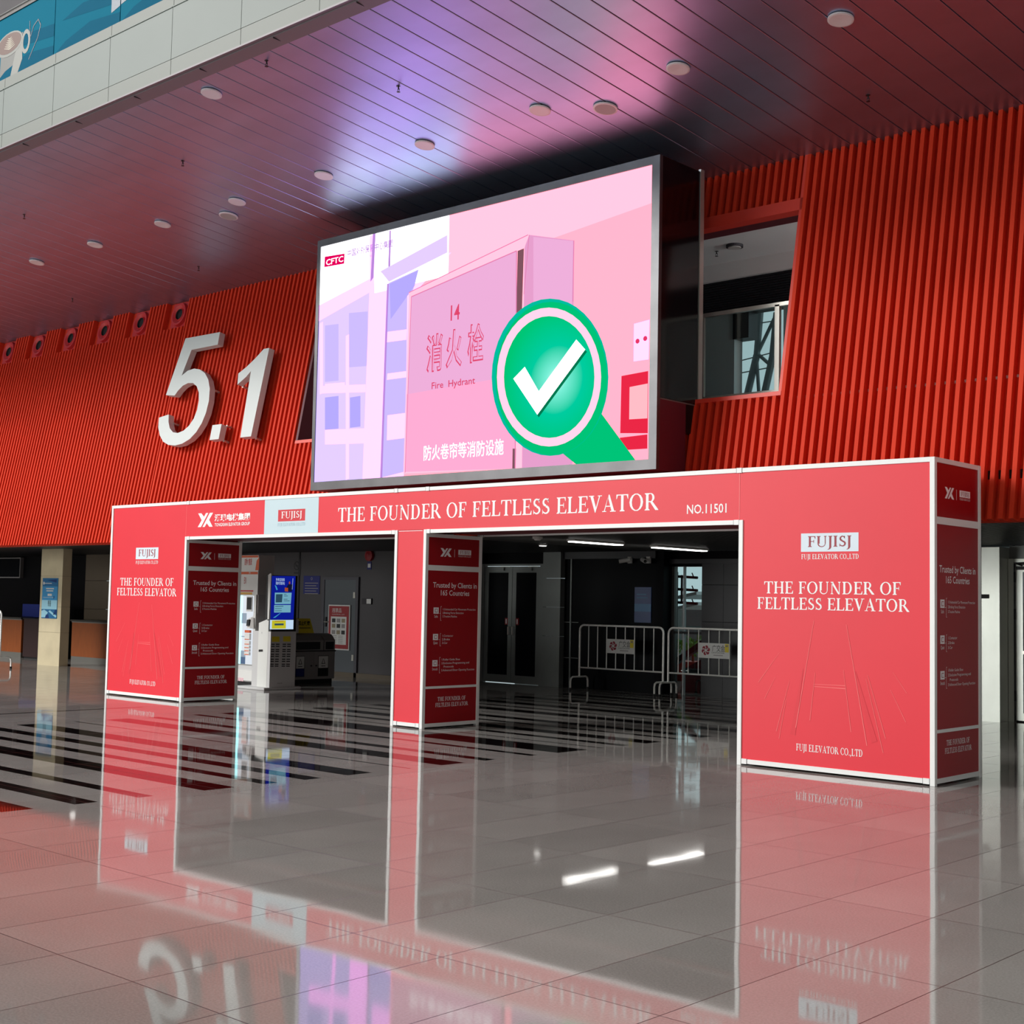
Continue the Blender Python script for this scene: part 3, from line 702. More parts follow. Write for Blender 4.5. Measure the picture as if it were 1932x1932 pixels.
# magnifier with tick
_c = at(580+1190/2.542, 280+1110/2.542, 1, SY) - np.array([-6.68, 1.0, SZ0])
m = bpy.data.materials.new('s_disc'); m.use_nodes = True; nt = m.node_tree; nt.nodes.clear(); N = nt.nodes.new
tc, vd, rp, em, ou = N('ShaderNodeTexCoord'), N('ShaderNodeVectorMath'), N('ShaderNodeValToRGB'), N('ShaderNodeEmission'), N('ShaderNodeOutputMaterial')
vd.operation = 'DISTANCE'; vd.inputs[1].default_value = tuple(map(float, _c))
for i, (p, c) in enumerate(((0.0, (205, 255, 246)), (.16, (120, 240, 215)), (.42, (0, 205, 160)), (.85, (0, 198, 118)))):
    e = rp.color_ramp.elements[i] if i < 2 else rp.color_ramp.elements.new(p)
    e.position = p; e.color = (*lin(c), 1)
nt.links.new(tc.outputs['Object'], vd.inputs[0]); nt.links.new(vd.outputs['Value'], rp.inputs[0]); nt.links.new(rp.outputs[0], em.inputs[0]); nt.links.new(em.outputs[0], ou.inputs[0]); MATS['s_disc'] = m
def ell(cx, cy, rx, ry, n=40): return [(cx+rx*math.cos(2*PI*i/n), cy+ry*math.sin(2*PI*i/n)) for i in range(n)]
sa([(1225,1462),(1405,1262),(1575,1512),(1290,1530)], 's_green', .008)
sa(ell(1166,1098,280,377), 's_teal', .0082); sa(ell(1172,1104,268,368), 's_green', .0084)
sa(ell(1161,1097,250,333), 's_ring', .0088); sa(ell(1162,1097,217,292), 's_disc', .0092)
sa([(1000,1120),(1055,1064),(1112,1180),(1112,1290)], 's_ed2', .0096); sa([(1112,1180),(1300,930),(1343,976),(1112,1290)], 's_ed2', .0096)
sa([(990,1105),(1045,1048),(1112,1165),(1105,1278)], 's_tick', .01); sa([(1105,1278),(1112,1165),(1292,917),(1335,965)], 's_tick', .01)
b.flat = True
b.build('screen', scr, label='lit picture of a pink wall, fire cabinet and green magnifier')

# ================================================================== NUMERALS 5.1 ON THE FIN WALL
def numeral(outline, name, label):
    cx = sum(p[0] for p in outline)/len(outline); cs = min(p[1] for p in outline)
    loc = wp(cx, cs, 0)
    b = B()
    b.prism([wp(x, s, .20) for x, s in outline], np.array(wp(0, 0, .09))-np.array(wp(0, 0, .20)), 'digit_white')
    for k in (0.25, 0.6):
        i = int(len(outline)*k); x = outline[i][0]*.9+cx*.1; s_ = outline[i][1]*.9+(cs+.4)*.1 if False else outline[i][1]
        b.tube([wp(cx*.02+outline[i][0]*.98, s_*1.0, .095), wp(cx*.02+outline[i][0]*.98, s_, -.002)], .02, 'alu')
    o = b.build(name, loc=loc); o['_o'] = list(map(float, loc))
    tag(o, label, 'numeral', 'white hall number on the fin wall'); return o
# the 5: flag, stem and an open bowl with a rounded outer edge
f5 = [(-14.40, 3.565), (-13.40, 3.555), (-13.39, 3.33), (-14.14, 3.325), (-14.285, 2.87), (-14.13, 2.945), (-13.95, 2.965), (-13.77, 2.93), (-13.60, 2.85), (-13.46, 2.72), (-13.36, 2.55),
      (-13.315, 2.33), (-13.33, 2.12), (-13.39, 1.95), (-13.50, 1.80), (-13.65, 1.69), (-13.84, 1.625), (-14.04, 1.605), (-14.25, 1.63), (-14.43, 1.70), (-14.57, 1.82), (-14.67, 1.97), (-14.715, 2.15), (-14.43, 2.185),
      (-14.39, 2.05), (-14.31, 1.93), (-14.19, 1.85), (-14.04, 1.825), (-13.88, 1.855), (-13.75, 1.93), (-13.65, 2.05), (-13.605, 2.2), (-13.61, 2.36), (-13.66, 2.51), (-13.76, 2.63), (-13.89, 2.70), (-14.04, 2.715), (-14.18, 2.68), (-14.30, 2.60), (-14.37, 2.52), (-14.645, 2.555)]
numeral(f5, 'numeral_sign', 'big white digit 5 on the red fin wall')
numeral([(-13.07, 1.89), (-12.82, 1.89), (-12.82, 1.635), (-13.07, 1.635)], 'numeral_sign', 'square white dot between the big digits 5 and 1')
numeral([(-12.07, 3.10), (-11.93, 3.10), (-11.955, 1.62), (-12.235, 1.62), (-12.30, 2.75), (-12.40, 2.66), (-12.60, 2.545), (-12.635, 2.74), (-12.45, 2.83), (-12.25, 2.96)], 'numeral_sign', 'big white digit 1 on the red fin wall')

# ================================================================== AIR NOZZLES
NL = [ # where each one sits
 'nearest to the white digit 5', 'second from the white digit 5', 'third from the white digit 5', 'fourth from the white digit 5', 'fifth from the white digit 5', 'cut by the photo edge']
def wdisc(b, X, s, off0, r0, off1, r1, mn, n=24):
    a = [wp(X+r0*math.cos(2*PI*i/n), s+r0*math.sin(2*PI*i/n), off0) for i in range(n)]
    c = [wp(X+r1*math.cos(2*PI*i/n), s+r1*math.sin(2*PI*i/n), off1) for i in range(n)]
    for i in range(n):
        j = (i+1) % n; b.face([a[i], a[j], c[j], c[i]], mn)
nz0 = None
for nx, lb in zip(NOZ, NL):
    if nz0 is None:
        t = thing('air_nozzle', 'round red air nozzle near the ceiling, '+lb, 'air vent', wp(nx, 4.2, -FD), 'red air nozzles under the ceiling')
        b = B(); wslab(b, nx-.26, nx+.26, 3.97, 4.43, -FD+.001, -FD+.03, 'nozzle_red'); b.build('back_plate', t)
        b = B(); wdisc(b, nx, 4.2, -FD+.03, .225, -FD+.085, .21, 'nozzle_red'); wdisc(b, nx, 4.2, -FD+.085, .21, -FD+.085, .175, 'nozzle_red'); wdisc(b, nx, 4.2, -FD+.085, .175, -FD+.04, .12, 'nozzle_red'); b.build('ring', t, smooth=True)
        b = B(); wdisc(b, nx, 4.2, -FD+.04, .12, -FD+.07, .10, 'nozzle_red'); wdisc(b, nx, 4.2, -FD+.07, .10, -FD+.035, .085, 'dark_recess'); b.face([wp(nx+.088*math.cos(2*PI*i/24), 4.2+.088*math.sin(2*PI*i/24), -FD+.038) for i in range(24)], 'dark_recess'); b.build('throat', t)
        nz0 = t
    else:
        dup(nz0, wp(nx, 4.2, -FD), 'round red air nozzle near the ceiling, '+lb)

# ================================================================== CEILING FITTINGS
CN = np.array([0, -CS, -1])/math.hypot(CS, 1)      # points down, away from the ceiling
CV = np.array([0, 1, -CS])/math.hypot(CS, 1)
def cdisc(b, c, r0, d0, r1, d1, mn, n=24, capend=False):
    c = np.array(c, float); e = np.array([1.0, 0, 0])
    a = [c+e*r0*math.cos(2*PI*i/n)+CV*r0*math.sin(2*PI*i/n)+CN*d0 for i in range(n)]
    q = [c+e*r1*math.cos(2*PI*i/n)+CV*r1*math.sin(2*PI*i/n)+CN*d1 for i in range(n)]
    for i in range(n):
        j = (i+1) % n; b.face([a[i], a[j], q[j], q[i]], mn)
    if capend: b.face(q, mn)
ORD = ['first', 'second', 'third', 'fourth', 'fifth', 'sixth', 'seventh', 'eighth', 'ninth']
def downlight(x, y, name='downlight', lab='', cat='ceiling light', rim='lamp_white', face='lamp_white', r=.125, group=None):
    c = (x, y, cz(y)); t = thing(name, lab, cat, c, group)
    b = B(); cdisc(b, c, r*.94, -.02, r*.94, .006, 'dark_recess'); cdisc(b, c, r*.94, .006, r, .008, rim); cdisc(b, c, r, .008, r, .024, rim); cdisc(b, c, r, .024, r*.86, .028, rim); b.build('rim', t, smooth=True)
    b = B(); cdisc(b, c, r*.86, .0275, .001, .022, face, capend=True); b.build('lens' if name == 'downlight' else 'grille', t)
    return t
xs = [-.77+1.9*-i for i in range(9)]
d0 = None
for i, x in enumerate(xs):
    lb = '%s round white downlight of the long ceiling row, counted from the bare red wall end' % ORD[i]
    x = (-.77, -2.66, -4.58, -6.47, -8.40, -10.31, -12.18, -14.10, -15.96)[i]
    if d0 is None: d0 = downlight(x, -.37, lab=lb, group='round downlights in the ceiling row')
    else: dup(d0, (x, -.37, cz(-.37)), lb)
d = dup(d0, (-7.86, -2.56, cz(-2.56)), 'lone round white downlight beside the pale gallery edge')
if 'group' in d: del d['group']
s0 = downlight(-3.88, -.05, 'ceiling_speaker', 'grey round ceiling speaker above the pink half of the screen', 'speaker', face='speaker_grey', r=.14)
dup(s0, (-10.88, -.10, cz(-.10)), 'grey round ceiling speaker left of the screen, beside the downlight row')
def sprinkler(x, y, z, lab, mn='sprinkler_black', n=(0, 0, 0)):
    t = thing('fire_sprinkler', lab, 'sprinkler', (x, y, z))
    b = B(); b.tube([(x, y, z+.005), (x, y, z-.006)], .026, mn, 12); b.build('escutcheon', t)
    b = B(); b.tube([(x, y, z-.004), (x, y, z-.04)], .008, mn, 8); b.tube([(x-.012, y, z-.036), (x-.015, y, z-.052), (x, y, z-.068)], .003, mn, 6); b.tube([(x+.012, y, z-.036), (x+.015, y, z-.052), (x, y, z-.068)], .003, mn, 6); b.tube([(x-.014, y, z-.037), (x+.014, y, z-.037)], .005, mn, 6); b.build('body', t)
    b = B(); b.tube([(x, y, z-.067), (x, y, z-.071)], .021, mn, 14); b.build('deflector', t)
    return t
for x, y, lb in ((-5.686,-1.552,'small sprinkler hanging from the lit lilac ceiling in front of the screen'), (-9.90,-1.568,'small black sprinkler on the ceiling between the lone downlight and the speaker'), (-1.232,1.065,'small sprinkler on the dark ceiling near the bare red wall'),
                 (-13.265,1.044,'small black sprinkler on the dark ceiling above the digit 5'), (-17.2,1.022,'small black sprinkler on the dark ceiling above the red nozzles'), (-14.073,-1.614,'small black sprinkler near the ceiling edge at the photo side'), (-6.62,-2.70,'small sprinkler at the ceiling edge next to the pale gallery fascia')):
    sprinkler(x, y, cz(y)+.004, lb)

# ================================================================== GALLERY BALUSTRADE (upper corner)
t = thing('glass_balustrade', 'gallery glass balustrade covered with a cyan film showing coffee mugs', 'balustrade', (-11, -2.95, 8.66))
for i in range(-12, 12):
    x = -10.899 + 1.61*i
    b = B(); b.box(x+.008, x+1.602, -2.955, -2.935, 8.66, 9.58, 'cyan_film')
    fr = Frame((0, -2.955, 0), (1, 0, 0), (0, 0, 1), (0, -1, 0))
    if i == -1:
        # mug with latte art, printed across the pane
        x0 = -12.36
        art(b, fr, [(x0, 8.68), (x0+.42, 8.68), (x0+.56, 8.78), (x0+.66, 9.10), (x0+.60, 9.24), (x0, 9.18)], 'cup_grey')
        art(b, fr, [(x0+.30, 8.68), (x0+.50, 8.68), (x0+.62, 8.86), (x0+.60, 9.10), (x0+.44, 9.05)], 'cup_light', .003)
        for q in band(arc(x0+.70, 9.08, .12, .17, 0, 360, 18), arc(x0+.70, 9.08, .07, .11, 0, 360, 18)): art(b, fr, q, 'cup_light', .0035)
        art(b, fr, arc(x0+.24, 9.16, .37, .17, 0, 350, 20), 'cup_light', .004); art(b, fr, arc(x0+.24, 9.17, .33, .14, 0, 350, 20), 'latte', .005)
        for k in range(6): art(b, fr, line((x0+.25, 9.09+.028*k), (x0+.40-.02*k, 9.12+.026*k), .018, .006), 'cream', .006); art(b, fr, line((x0+.25, 9.09+.028*k), (x0+.10+.02*k, 9.13+.024*k), .018, .006), 'cream', .006)
        c = [(-11.63,9.32),(-11.62,9.20),(-11.60,9.08),(-11.52,9.22),(-11.40,9.28),(-11.33,9.18),(-11.40,9.02),(-11.55,8.86),(-11.62,8.78)]
        for q in strokes([(a+.06, v+.02) for a, v in c], [.016]*9): art(b, fr, q, 'film_navy', .004)
    if i in (-1, 0, 1): art(b, fr, [(x+.01, 8.68), (x+1.6, 8.68), (x+1.6, 8.82), (x+.9, 8.90), (x+.3, 8.80)], 'film_blue', .0015); art(b, fr, [(x+.2, 9.10), (x+1.6, 8.95), (x+1.6, 9.12), (x+.7, 9.2)], 'film_blue', .0016)
    if i == 0: art(b, fr, [(x+1.40, 8.86), (x+1.60, 8.90), (x+1.60, 9.10), (x+1.40, 9.06)], 'film_navy', .003)
    if i == 1: art(b, fr, [(x+.01, 8.91), (x+.42, 8.98), (x+.48, 9.16), (x+.01, 9.10)], 'film_navy', .003)
    b.build('glass_panel', t)
b = B(); b.tube([(-34, -2.945, 9.63), (14, -2.945, 9.63)], .038, 'chrome', 12); b.box(-34, 14, -2.97, -2.92, 9.575, 9.605, 'sprinkler_black'); b.build('handrail', t)

# ================================================================== OPENING BESIDE THE SCREEN
t = thing('window_balustrade', 'glass balustrade in a pale metal frame inside the wall opening beside the screen', 'balustrade', (-3.3, 1.9, 3.95))
b = B()
b.box(-3.86, -2.40, 1.88, 1.93, 5.10, 5.145, 'alu'); b.box(-3.86, -2.40, 1.885, 1.925, 4.07, 4.12, 'alu'); b.box(-3.87, -3.84, 1.885, 1.925, 3.95, 5.12, 'alu'); b.box(-2.845, -2.785, 1.88, 1.93, 3.95, 5.12, 'alu'); b.build('frame', t)
b = B(); b.box(-3.84, -2.845, 1.90, 1.91, 4.12, 5.10, 'pane_grey'); b.build('pane', t)
b = B(); b.box(-2.785, -2.42, 1.90, 1.91, 4.12, 5.10, 'pane_grey'); b.build('pane', t)
c = (-4.071, 2.903, 6.25)
t = thing('ceiling_lamp', 'round dark rimmed ceiling lamp in the room behind the wall opening', 'ceiling light', c)
b = B(); b.tube([(c[0], c[1], 6.252), (c[0], c[1], 6.215)], .11, 'soffit_dark', 24); b.build('rim', t)
b = B(); b.tube([(c[0], c[1], 6.216), (c[0], c[1], 6.208)], .085, 'speaker_grey', 24); b.build('lens', t)
sprinkler(-4.43, 3.027, 6.252, 'black sprinkler in the room behind the wall opening')
# roof truss and cables outside that room
b = B()
def tr(p, q, r): b.tube([(p[0], 7.0, p[1]), ((p[0]+q[0])/2, 7.0, (p[1]+q[1])/2), (q[0], 7.0, q[1])], r, 'truss_grey', 8)
def pz(x, y): P = at(x, y, 1, 7.0); return (float(P[0]), float(P[2]))
pts = dict(a=pz(1437,560), b=pz(1428,670), c=pz(1410,745), d=pz(1466,590), e=pz(1458,672), f=pz(1442,745), g=pz(1432,745), h=pz(1427,665), i=pz(1462,630))
for k, r in (('ab',.055),('bc',.06),('bd',.03),('de',.06),('ef',.06),('hg',.03)): tr(pts[k[0]], pts[k[1]], r)
tr(pz(1430,668), pz(1455,690), .03)
for p, q in ((pz(1380,685), pz(1470,662)), (pz(1380,707), pz(1470,690)), (pz(1380,618), pz(1470,604))): tr(p, q, .010)
o = b.build('roof_truss', loc=(pts['c'][0], 7.0, pts['c'][1]))
tag(o, 'grey steel truss and cables outdoors, seen through the opening beside the screen', 'truss')

# ================================================================== LOBBY: KIOSK
kx = -13.25
t = thing('charging_kiosk', 'upright rental kiosk with bright blue screen, grey slot cabinet and white side', 'kiosk', (-13.5, 3.0, 0))
KF = Frame((kx, 2.72, 0), (0, 1, 0), (0, 0, 1), (1, 0, 0))
def kp(x, y): return KF.px(445+x/8.4, 1080+y/8.4)
b = B(); b.box(-14.02, kx+.03, 2.62, 3.42, 0, .045, 'kiosk_grey'); b.build('base', t, bevel=.01)
b = B()
b.box(-13.75, kx, 2.75, 3.30, .045, 1.0, 'kiosk_grey')
for (x0, y0, x1, y1) in ((570,1015,690,1100), (748,1012,866,1096)): artpx(b, Frame((kx,2.72,0),(0,1,0),(0,0,1),(1,0,0)), [(445+x/8.4, 1080+y/8.4) for x, y in ((x0,y1),(x1,y1),(x1,y0),(x0,y0))], 'kiosk_yellow' if 'kiosk_yellow' in MATS else 'sign_yellow', .003)
for yy in (1138, 1172, 1222, 1252, 1297, 1330, 1376, 1410, 1455, 1485):
    for (x0, x1) in ((562,615),(632,690),(740,795),(812,870)):
        sl = -(yy-1138)*.05
        art(b, KF, [kp(x0+sl, yy+8), kp(x1+sl, yy+8), kp(x1+sl, yy-8), kp(x0+sl, yy-8)], 'slot_dark', .003)
art(b, KF, rect(*kp(595,1725), *kp(600,1570)), 'bin_metal', .003)
text(b, KF, 'MI-CHARGE' if False else 'POWER', kp(655,1766)[0], kp(655,1766)[1], .018, 'slot_dark', width=kp(735,1766)[0]-kp(655,1766)[0], serif=False)
b.build('slot_cabinet', t, label='grey cabinet with two yellow tags and rows of dark slots')
b = B(); b.box(-13.42, kx, 2.75, 3.29, 1.0, 1.965, 'black')
led('k_blue', (12, 26, 140), 1); led('k_pale', (110, 165, 185), 1); led('k_cyan', (60, 150, 190), 1); led('k_light', (190, 215, 240), 1); led('k_dark', (40, 70, 90), 1); led('k_yellow', (190, 185, 40), 1); led('k_orange', (160, 70, 40), 1); led('k_man', (16, 20, 50), 1)
art(b, KF, [kp(545,745), kp(912,742), kp(945,60), kp(570,55)], 'k_blue', .003)
for q in ([(612,502),(868,500),(882,322),(616,320)], [(603,636),(864,634),(868,516),(606,516)]): art(b, KF, [kp(*p) for p in q], 'k_pale', .004)
for q in ([(628,476),(728,474),(738,344),(632,346)], [(760,350),(800,350),(800,342),(760,342)], [(760,378),(820,378),(820,370),(760,370)], [(755,428),(815,428),(815,421),(755,421)], [(755,455),(850,455),(850,447),(755,447)], [(620,545),(750,540),(750,530),(620,535)], [(616,578),(725,576),(725,568),(616,570)], [(616,612),(725,610),(725,602),(616,604)]): art(b, KF, [kp(*p) for p in q], 'k_dark', .005)
art(b, KF, [kp(615,200), kp(640,280), kp(662,275), kp(640,215)], 'k_cyan', .004)
art(b, KF, [kp(765,300), kp(885,305), kp(895,190), kp(830,185)], 'k_man', .004); art(b, KF, [kp(772,300), kp(825,305), kp(825,245), kp(772,240)], 'k_orange', .005); art(b, KF, arc(*kp(848,165), .016, .025, 0, 330, 10), 'k_orange', .005)
art(b, KF, [kp(888,270), kp(892,270), kp(905,95), kp(900,95)], 'k_light', .004)
for y_, s_ in ((132, '\u5145\u7535\u5b9d\u79df\u501f'), (190, '\u968f\u65f6\u968f\u5730')):
    a = kp(628, y_); text(b, KF, s_, a[0], a[1], .040, 'k_light', width=kp(770, y_)[0]-a[0], serif=False, n=.014)
art(b, KF, [kp(585,720), kp(620,718), kp(710,645), kp(690,650)], 'k_cyan', .004)
art(b, KF, [kp(536,902), kp(908,900), kp(912,752), kp(540,752)], 'k_light', .003); art(b, KF, [kp(566,892), kp(790,890), kp(790,760), kp(570,762)], 'k_yellow', .004); art(b, KF, [kp(610,840), kp(755,838), kp(755,808), kp(610,810)], 'k_dark', .005); art(b, KF, [kp(615,778), kp(755,776), kp(755,768), kp(615,770)], 'k_orange', .005)
b.build('screen', t, label='tall blue lit screen in a black surround')
SF = Frame((0, 2.748, 0), (1, 0, 0), (0, 0, 1), (0, -1, 0))
def ks(x, y): return SF.px(445+x/8.4, 1080+y/8.4)
b = B()
for q in ([(500,760),(522,760),(562,18),(540,16),(512,45)], [(365,800),(500,742),(522,745),(480,1810),(330,1810)], [(262,1850),(535,1868),(480,1810),(330,1810)]):
    o3 = [SF.p(*ks(*p)) for p in q]; b.prism(o3, (0, .028, 0), 'kiosk_white')
art(b, SF, [ks(362,1258), ks(428,1256), ks(428,1220), ks(364,1222)], 'black', .003); art(b, SF, [ks(402,968), ks(418,968), ks(418,944), ks(404,944)], 'kiosk_grey', .003)
b.build('side_panel', t, label='bright white stepped side panel')

# ------------------------------------------------------------------ vending machine
vy = 3.05
t = thing('vending_machine', 'white vending machine with lit glass front, orange header and payment devices', 'vending machine', (-14.6, 3.4, 0))
VF = Frame((0, vy, 0), (1, 0, 0), (0, 0, 1), (0, -1, 0))
def vp(x, y): return VF.px(445+x/8.4, 1080+y/8.4)
def vp4(x, y): return VF.px(430+x/5.52, 980+y/5.52)
vr = vp(345, 300)[0]; vz = vp(200, 350)[1]
b = B(); b.box(-15.2, vr, vy+.02, 3.74, .08, vz, 'kiosk_grey'); b.box(-15.15, vr-.05, vy+.05, 3.70, 0, .08, 'black'); b.build('cabinet', t)
ztop = vp4(250, 372)[1]
b = B(); b.box(-15.2, vr, vy, 3.4, vz, ztop, 'sign_white')
mat('v_orange', (205, 92, 50), 0.5); mat('v_redtxt', (190, 50, 50), 0.5); mat('v_gold', (206, 160, 70), 0.5)
art(b, VF, rect(-15.2, vp4(200,398)[1], vr-.01, ztop-.005), 'v_orange'); art(b, VF, [vp4(285,530), vp4(322,530), vp4(328,390), vp4(300,430)], 'v_orange')
for q in ((172, 205), (212, 250)): 
    a = vp4(q[0], 470); text(b, VF, '\u81ea\u52a9' if q[0] < 200 else '\u552e\u8d27', a[0], a[1], .09, 'v_redtxt', width=vp4(q[1], 470)[0]-a[0], serif=False, bold=.02)
art(b, VF, rect(-15.2, vp4(200,572)[1], vr-.01, vp4(200,545)[1]), 'v_orange', .003); text(b, VF, '8A', vp4(220,568)[0], vp4(220,566)[1], .05, 'sign_white', width=.05, serif=False, n=.010)
a = vp(128, 178); text(b, VF, 'E01', a[0], a[1], .12, 'v_redtxt', width=.07, serif=False)
art(b, VF, rect(-15.2, vp(0,300)[1], vp(278,290)[0], vp(0,280)[1]), 'v_redtxt', .003); art(b, VF, rect(-15.2, vp(0,362)[1], vp(262,290)[0], vp(0,312)[1]), 'v_gold', .003)
b.build('header', t, label='white header board with orange stripes and red characters')
b = B(); b.box(-15.2, vr-.02, vy-.012, vy+.02, vp(150,1455)[1], vz, 'kiosk_white')
led('v_lit', (225, 232, 240), 1); led('v_lit2', (236, 250, 255), 2); led('v_dim', (150, 165, 180), 1); led('v_goods', (236, 190, 196), 1); led('v_goods2', (90, 110, 140), 1)
VG = Frame((0, vy-.012, 0), (1, 0, 0), (0, 0, 1), (0, -1, 0))
art(b, VG, rect(-15.15, vp(0,1440)[1], vp(278,1000)[0], vz-.02), 'v_lit'); art(b, VG, rect(vp(74,1000)[0]-.4, vp(0,1440)[1], vp(105,1000)[0], vz-.02), 'v_lit2', .003)
for y0, y1, m_ in ((1000,1015,'v_dim'),(1230,1330,'v_dim'),(1330,1440,'v_goods2'),(640,800,'v_dim')): art(b, VG, rect(vp(130,1)[0], vp(0,y1)[1], vp(205,1)[0], vp(0,y0)[1]), m_, .004)
b.build('glass_front', t, label='bright lit glass front with goods')
b = B()
for y0, y1 in ((905,945),(955,1060),(1075,1135),(1145,1190),(1200,1240),(1250,1298)): b.box(vp(206,1)[0], vp(284,1)[0], vy-.05, vy-.012, vp(0,y1)[1], vp(0,y0)[1], 'v_orange' if y0 == 905 else 'sign_white'); art(b, Frame((0,vy-.05,0),(1,0,0),(0,0,1),(0,-1,0)), rect(vp(210,1)[0], vp(0,y1)[1]+.005, vp(280,1)[0], vp(0,y1)[1]+.02), 'v_orange')
b.build('price_tags', t, label='column of white and orange price tags')
b = B(); b.box(vp(205,1)[0], vp(295,1)[0], vy-.03, vy-.012, vp(0,612)[1], vp(0,375)[1], 'sign_white'); art(b, Frame((0,vy-.03,0),(1,0,0),(0,0,1),(0,-1,0)), rect(vp(212,1)[0], vp(0,582)[1], vp(288,1)[0], vp(0,394)[1]), 'black'); b.build('display', t, label='small black display in a white frame')
b = B(); b.prism([VF.p(*vp(*q), .02) for q in ((185,885),(318,890),(330,640),(300,625),(285,700),(215,730))], (0, .01, 0), 'sign_white'); b.prism([VF.p(*vp(*q), .04) for q in ((245,885),(312,885),(310,720),(275,715))], (0, .02, 0), 'speaker_grey'); b.prism([VF.p(*vp(*q), .045) for q in ((196,850),(236,845),(246,745),(206,750))], (0, .025, 0), 'black'); b.build('card_reader', t, label='white and grey payment reader')
b = B(); b.box(-15.18, vr-.04, vy-.008, vy+.02, .10, vp(150,1545)[1], 'sign_white'); 
for i in range(3): art(b, Frame((0,vy-.008,0),(1,0,0),(0,0,1),(0,-1,0)), rect(vp(78+36*i,1)[0], vp(0,1715)[1], vp(105+36*i,1)[0], vp(0,1660)[1]), 'v_goods', .003)
b.build('hatch', t)

# ------------------------------------------------------------------ recycling bin, notice on top, extinguisher box
bx = -14.32
t = thing('recycling_bin', 'low dark metal double recycling bin with arched hood and two labelled doors', 'bin', (-14.55, 4.6, 0))
BFx = Frame((bx, 4.1, 0), (0, 1, 0), (0, 0, 1), (1, 0, 0))
def bpx(x, y): return BFx.px(545+x/9.66, 1130+y/9.66)
b = B(); b.box(-14.85, bx, 4.10, 5.10, .08, .60, 'bin_metal'); b.box(-14.80, bx-.03, 4.13, 5.07, 0, .08, 'black'); b.build('cabinet', t)
b = B()
pr = [(-14.85, .60), (-14.85, .86), (-14.80, .91), (-14.55, .925), (-14.42, .90), (bx, .80), (bx, .60)]
for ya, yb in ((4.10, 4.82), (4.84, 5.10)):
    b.prism([(x, ya, z) for x, z in pr], (0, yb-ya, 0), 'bin_metal')
b.box(-14.87, bx+.012, 4.08, 5.12, .592, .612, 'black')
for ya, yb in ((4.17, 4.74), (4.87, 5.07)): b.face([(bx+.003, ya, .63), (bx+.003, yb, .63), (bx+.003, yb, .77), (bx+.003, ya, .77)], 'slot_dark')
b.build('hood', t)
def bdoor(y0, y1, lx0, lx1, blue, lab):
    b = B(); b.box(bx, bx+.012, y0, y1, .11, .575, 'bin_metal'); o = b.build('door', t, label=lab)
    fr = Frame((bx+.012, 4.1, 0), (0, 1, 0), (0, 0, 1), (1, 0, 0))
    b = B(); u0, u1 = lx0-4.1, lx1-4.1
    art(b, fr, rect(u0-.01, .13, u1+.01, .515), 'black'); art(b, fr, rect(u0, .285, u1, .505), 'sign_white', .003); art(b, fr, rect(u0, .14, u1, .275), 'navy' if blue else 'black', .003)
    m = (u0+u1)/2
    for q in ([(m-.045,.36),(m-.03,.36),(m,.455),(m-.008,.46)], [(m+.045,.36),(m+.03,.36),(m,.455),(m+.008,.46)], [(m-.045,.36),(m+.045,.36),(m+.04,.372),(m-.04,.372)]): art(b, fr, q, 'joint_dark', .004)
    art(b, fr, rect(m-.05, .315, m+.05, .327), 'joint_dark', .004); b.build('label', o)
    b = B(); b.tube([(bx+.012, (y1-.05 if blue else y0+.04), .33), (bx+.035, (y1-.05 if blue else y0+.04), .33)], .013, 'black', 10); b.build('knob', o)
bdoor(4.12, 4.57, 4.17, 4.36, True, 'bin door with white and blue label'); bdoor(4.60, 5.07, 4.70, 4.93, False, 'bin door with white and black label')
t = thing('yellow_notice', 'yellow and grey folded notice standing on the recycling bin', 'sign', (-14.55, 4.45, .925))
b = B(); b.prism([(-14.50, 4.19, .928), (-14.50, 4.73, .928), (-14.55, 4.67, 1.20), (-14.55, 4.26, 1.20)], (-.012, 0, 0), 'sign_yellow')
fr = Frame((-14.50, 4.2, .928), (0, 1, 0), (-.18/1.016, 0, .984), (1, 0, .18))
art(b, fr, [(-.01, .004), (.16, .004), (.19, .26), (.06, .26)], 'sign_white', .002)
text(b, fr, '\u7981\u6b62\u5438\u70df', .17, .155, .06, 'black', width=.28, serif=False, bold=.03); art(b, fr, rect(.18, .09, .46, .104), 'joint_dark', .003); b.build('front', t)
b = B(); b.prism([(-14.66, 4.19, .928), (-14.66, 4.73, .928), (-14.56, 4.67, 1.20), (-14.56, 4.26, 1.20)], (-.01, 0, 0), 'sign_white'); b.build('back', t)
b = B(); b.box(-14.42, -14.16, 3.80, 4.02, 0, .56, 'sign_red'); fr = Frame((-14.16, 3.8, 0), (0, 1, 0), (0, 0, 1), (1, 0, 0))
for i, ch in enumerate('\u706d\u706b\u5668\u7bb1'): text(b, fr, ch, .07, .40-.085*i, .06, 'sign_white', width=.07, serif=False)
b.box(-14.43, -14.155, 3.795, 4.025, .545, .565, 'sign_red')
tag(b.build('extinguisher_box', loc=(-14.3, 3.91, 0)), 'narrow red fire extinguisher box between kiosk and recycling bin', 'fire box')

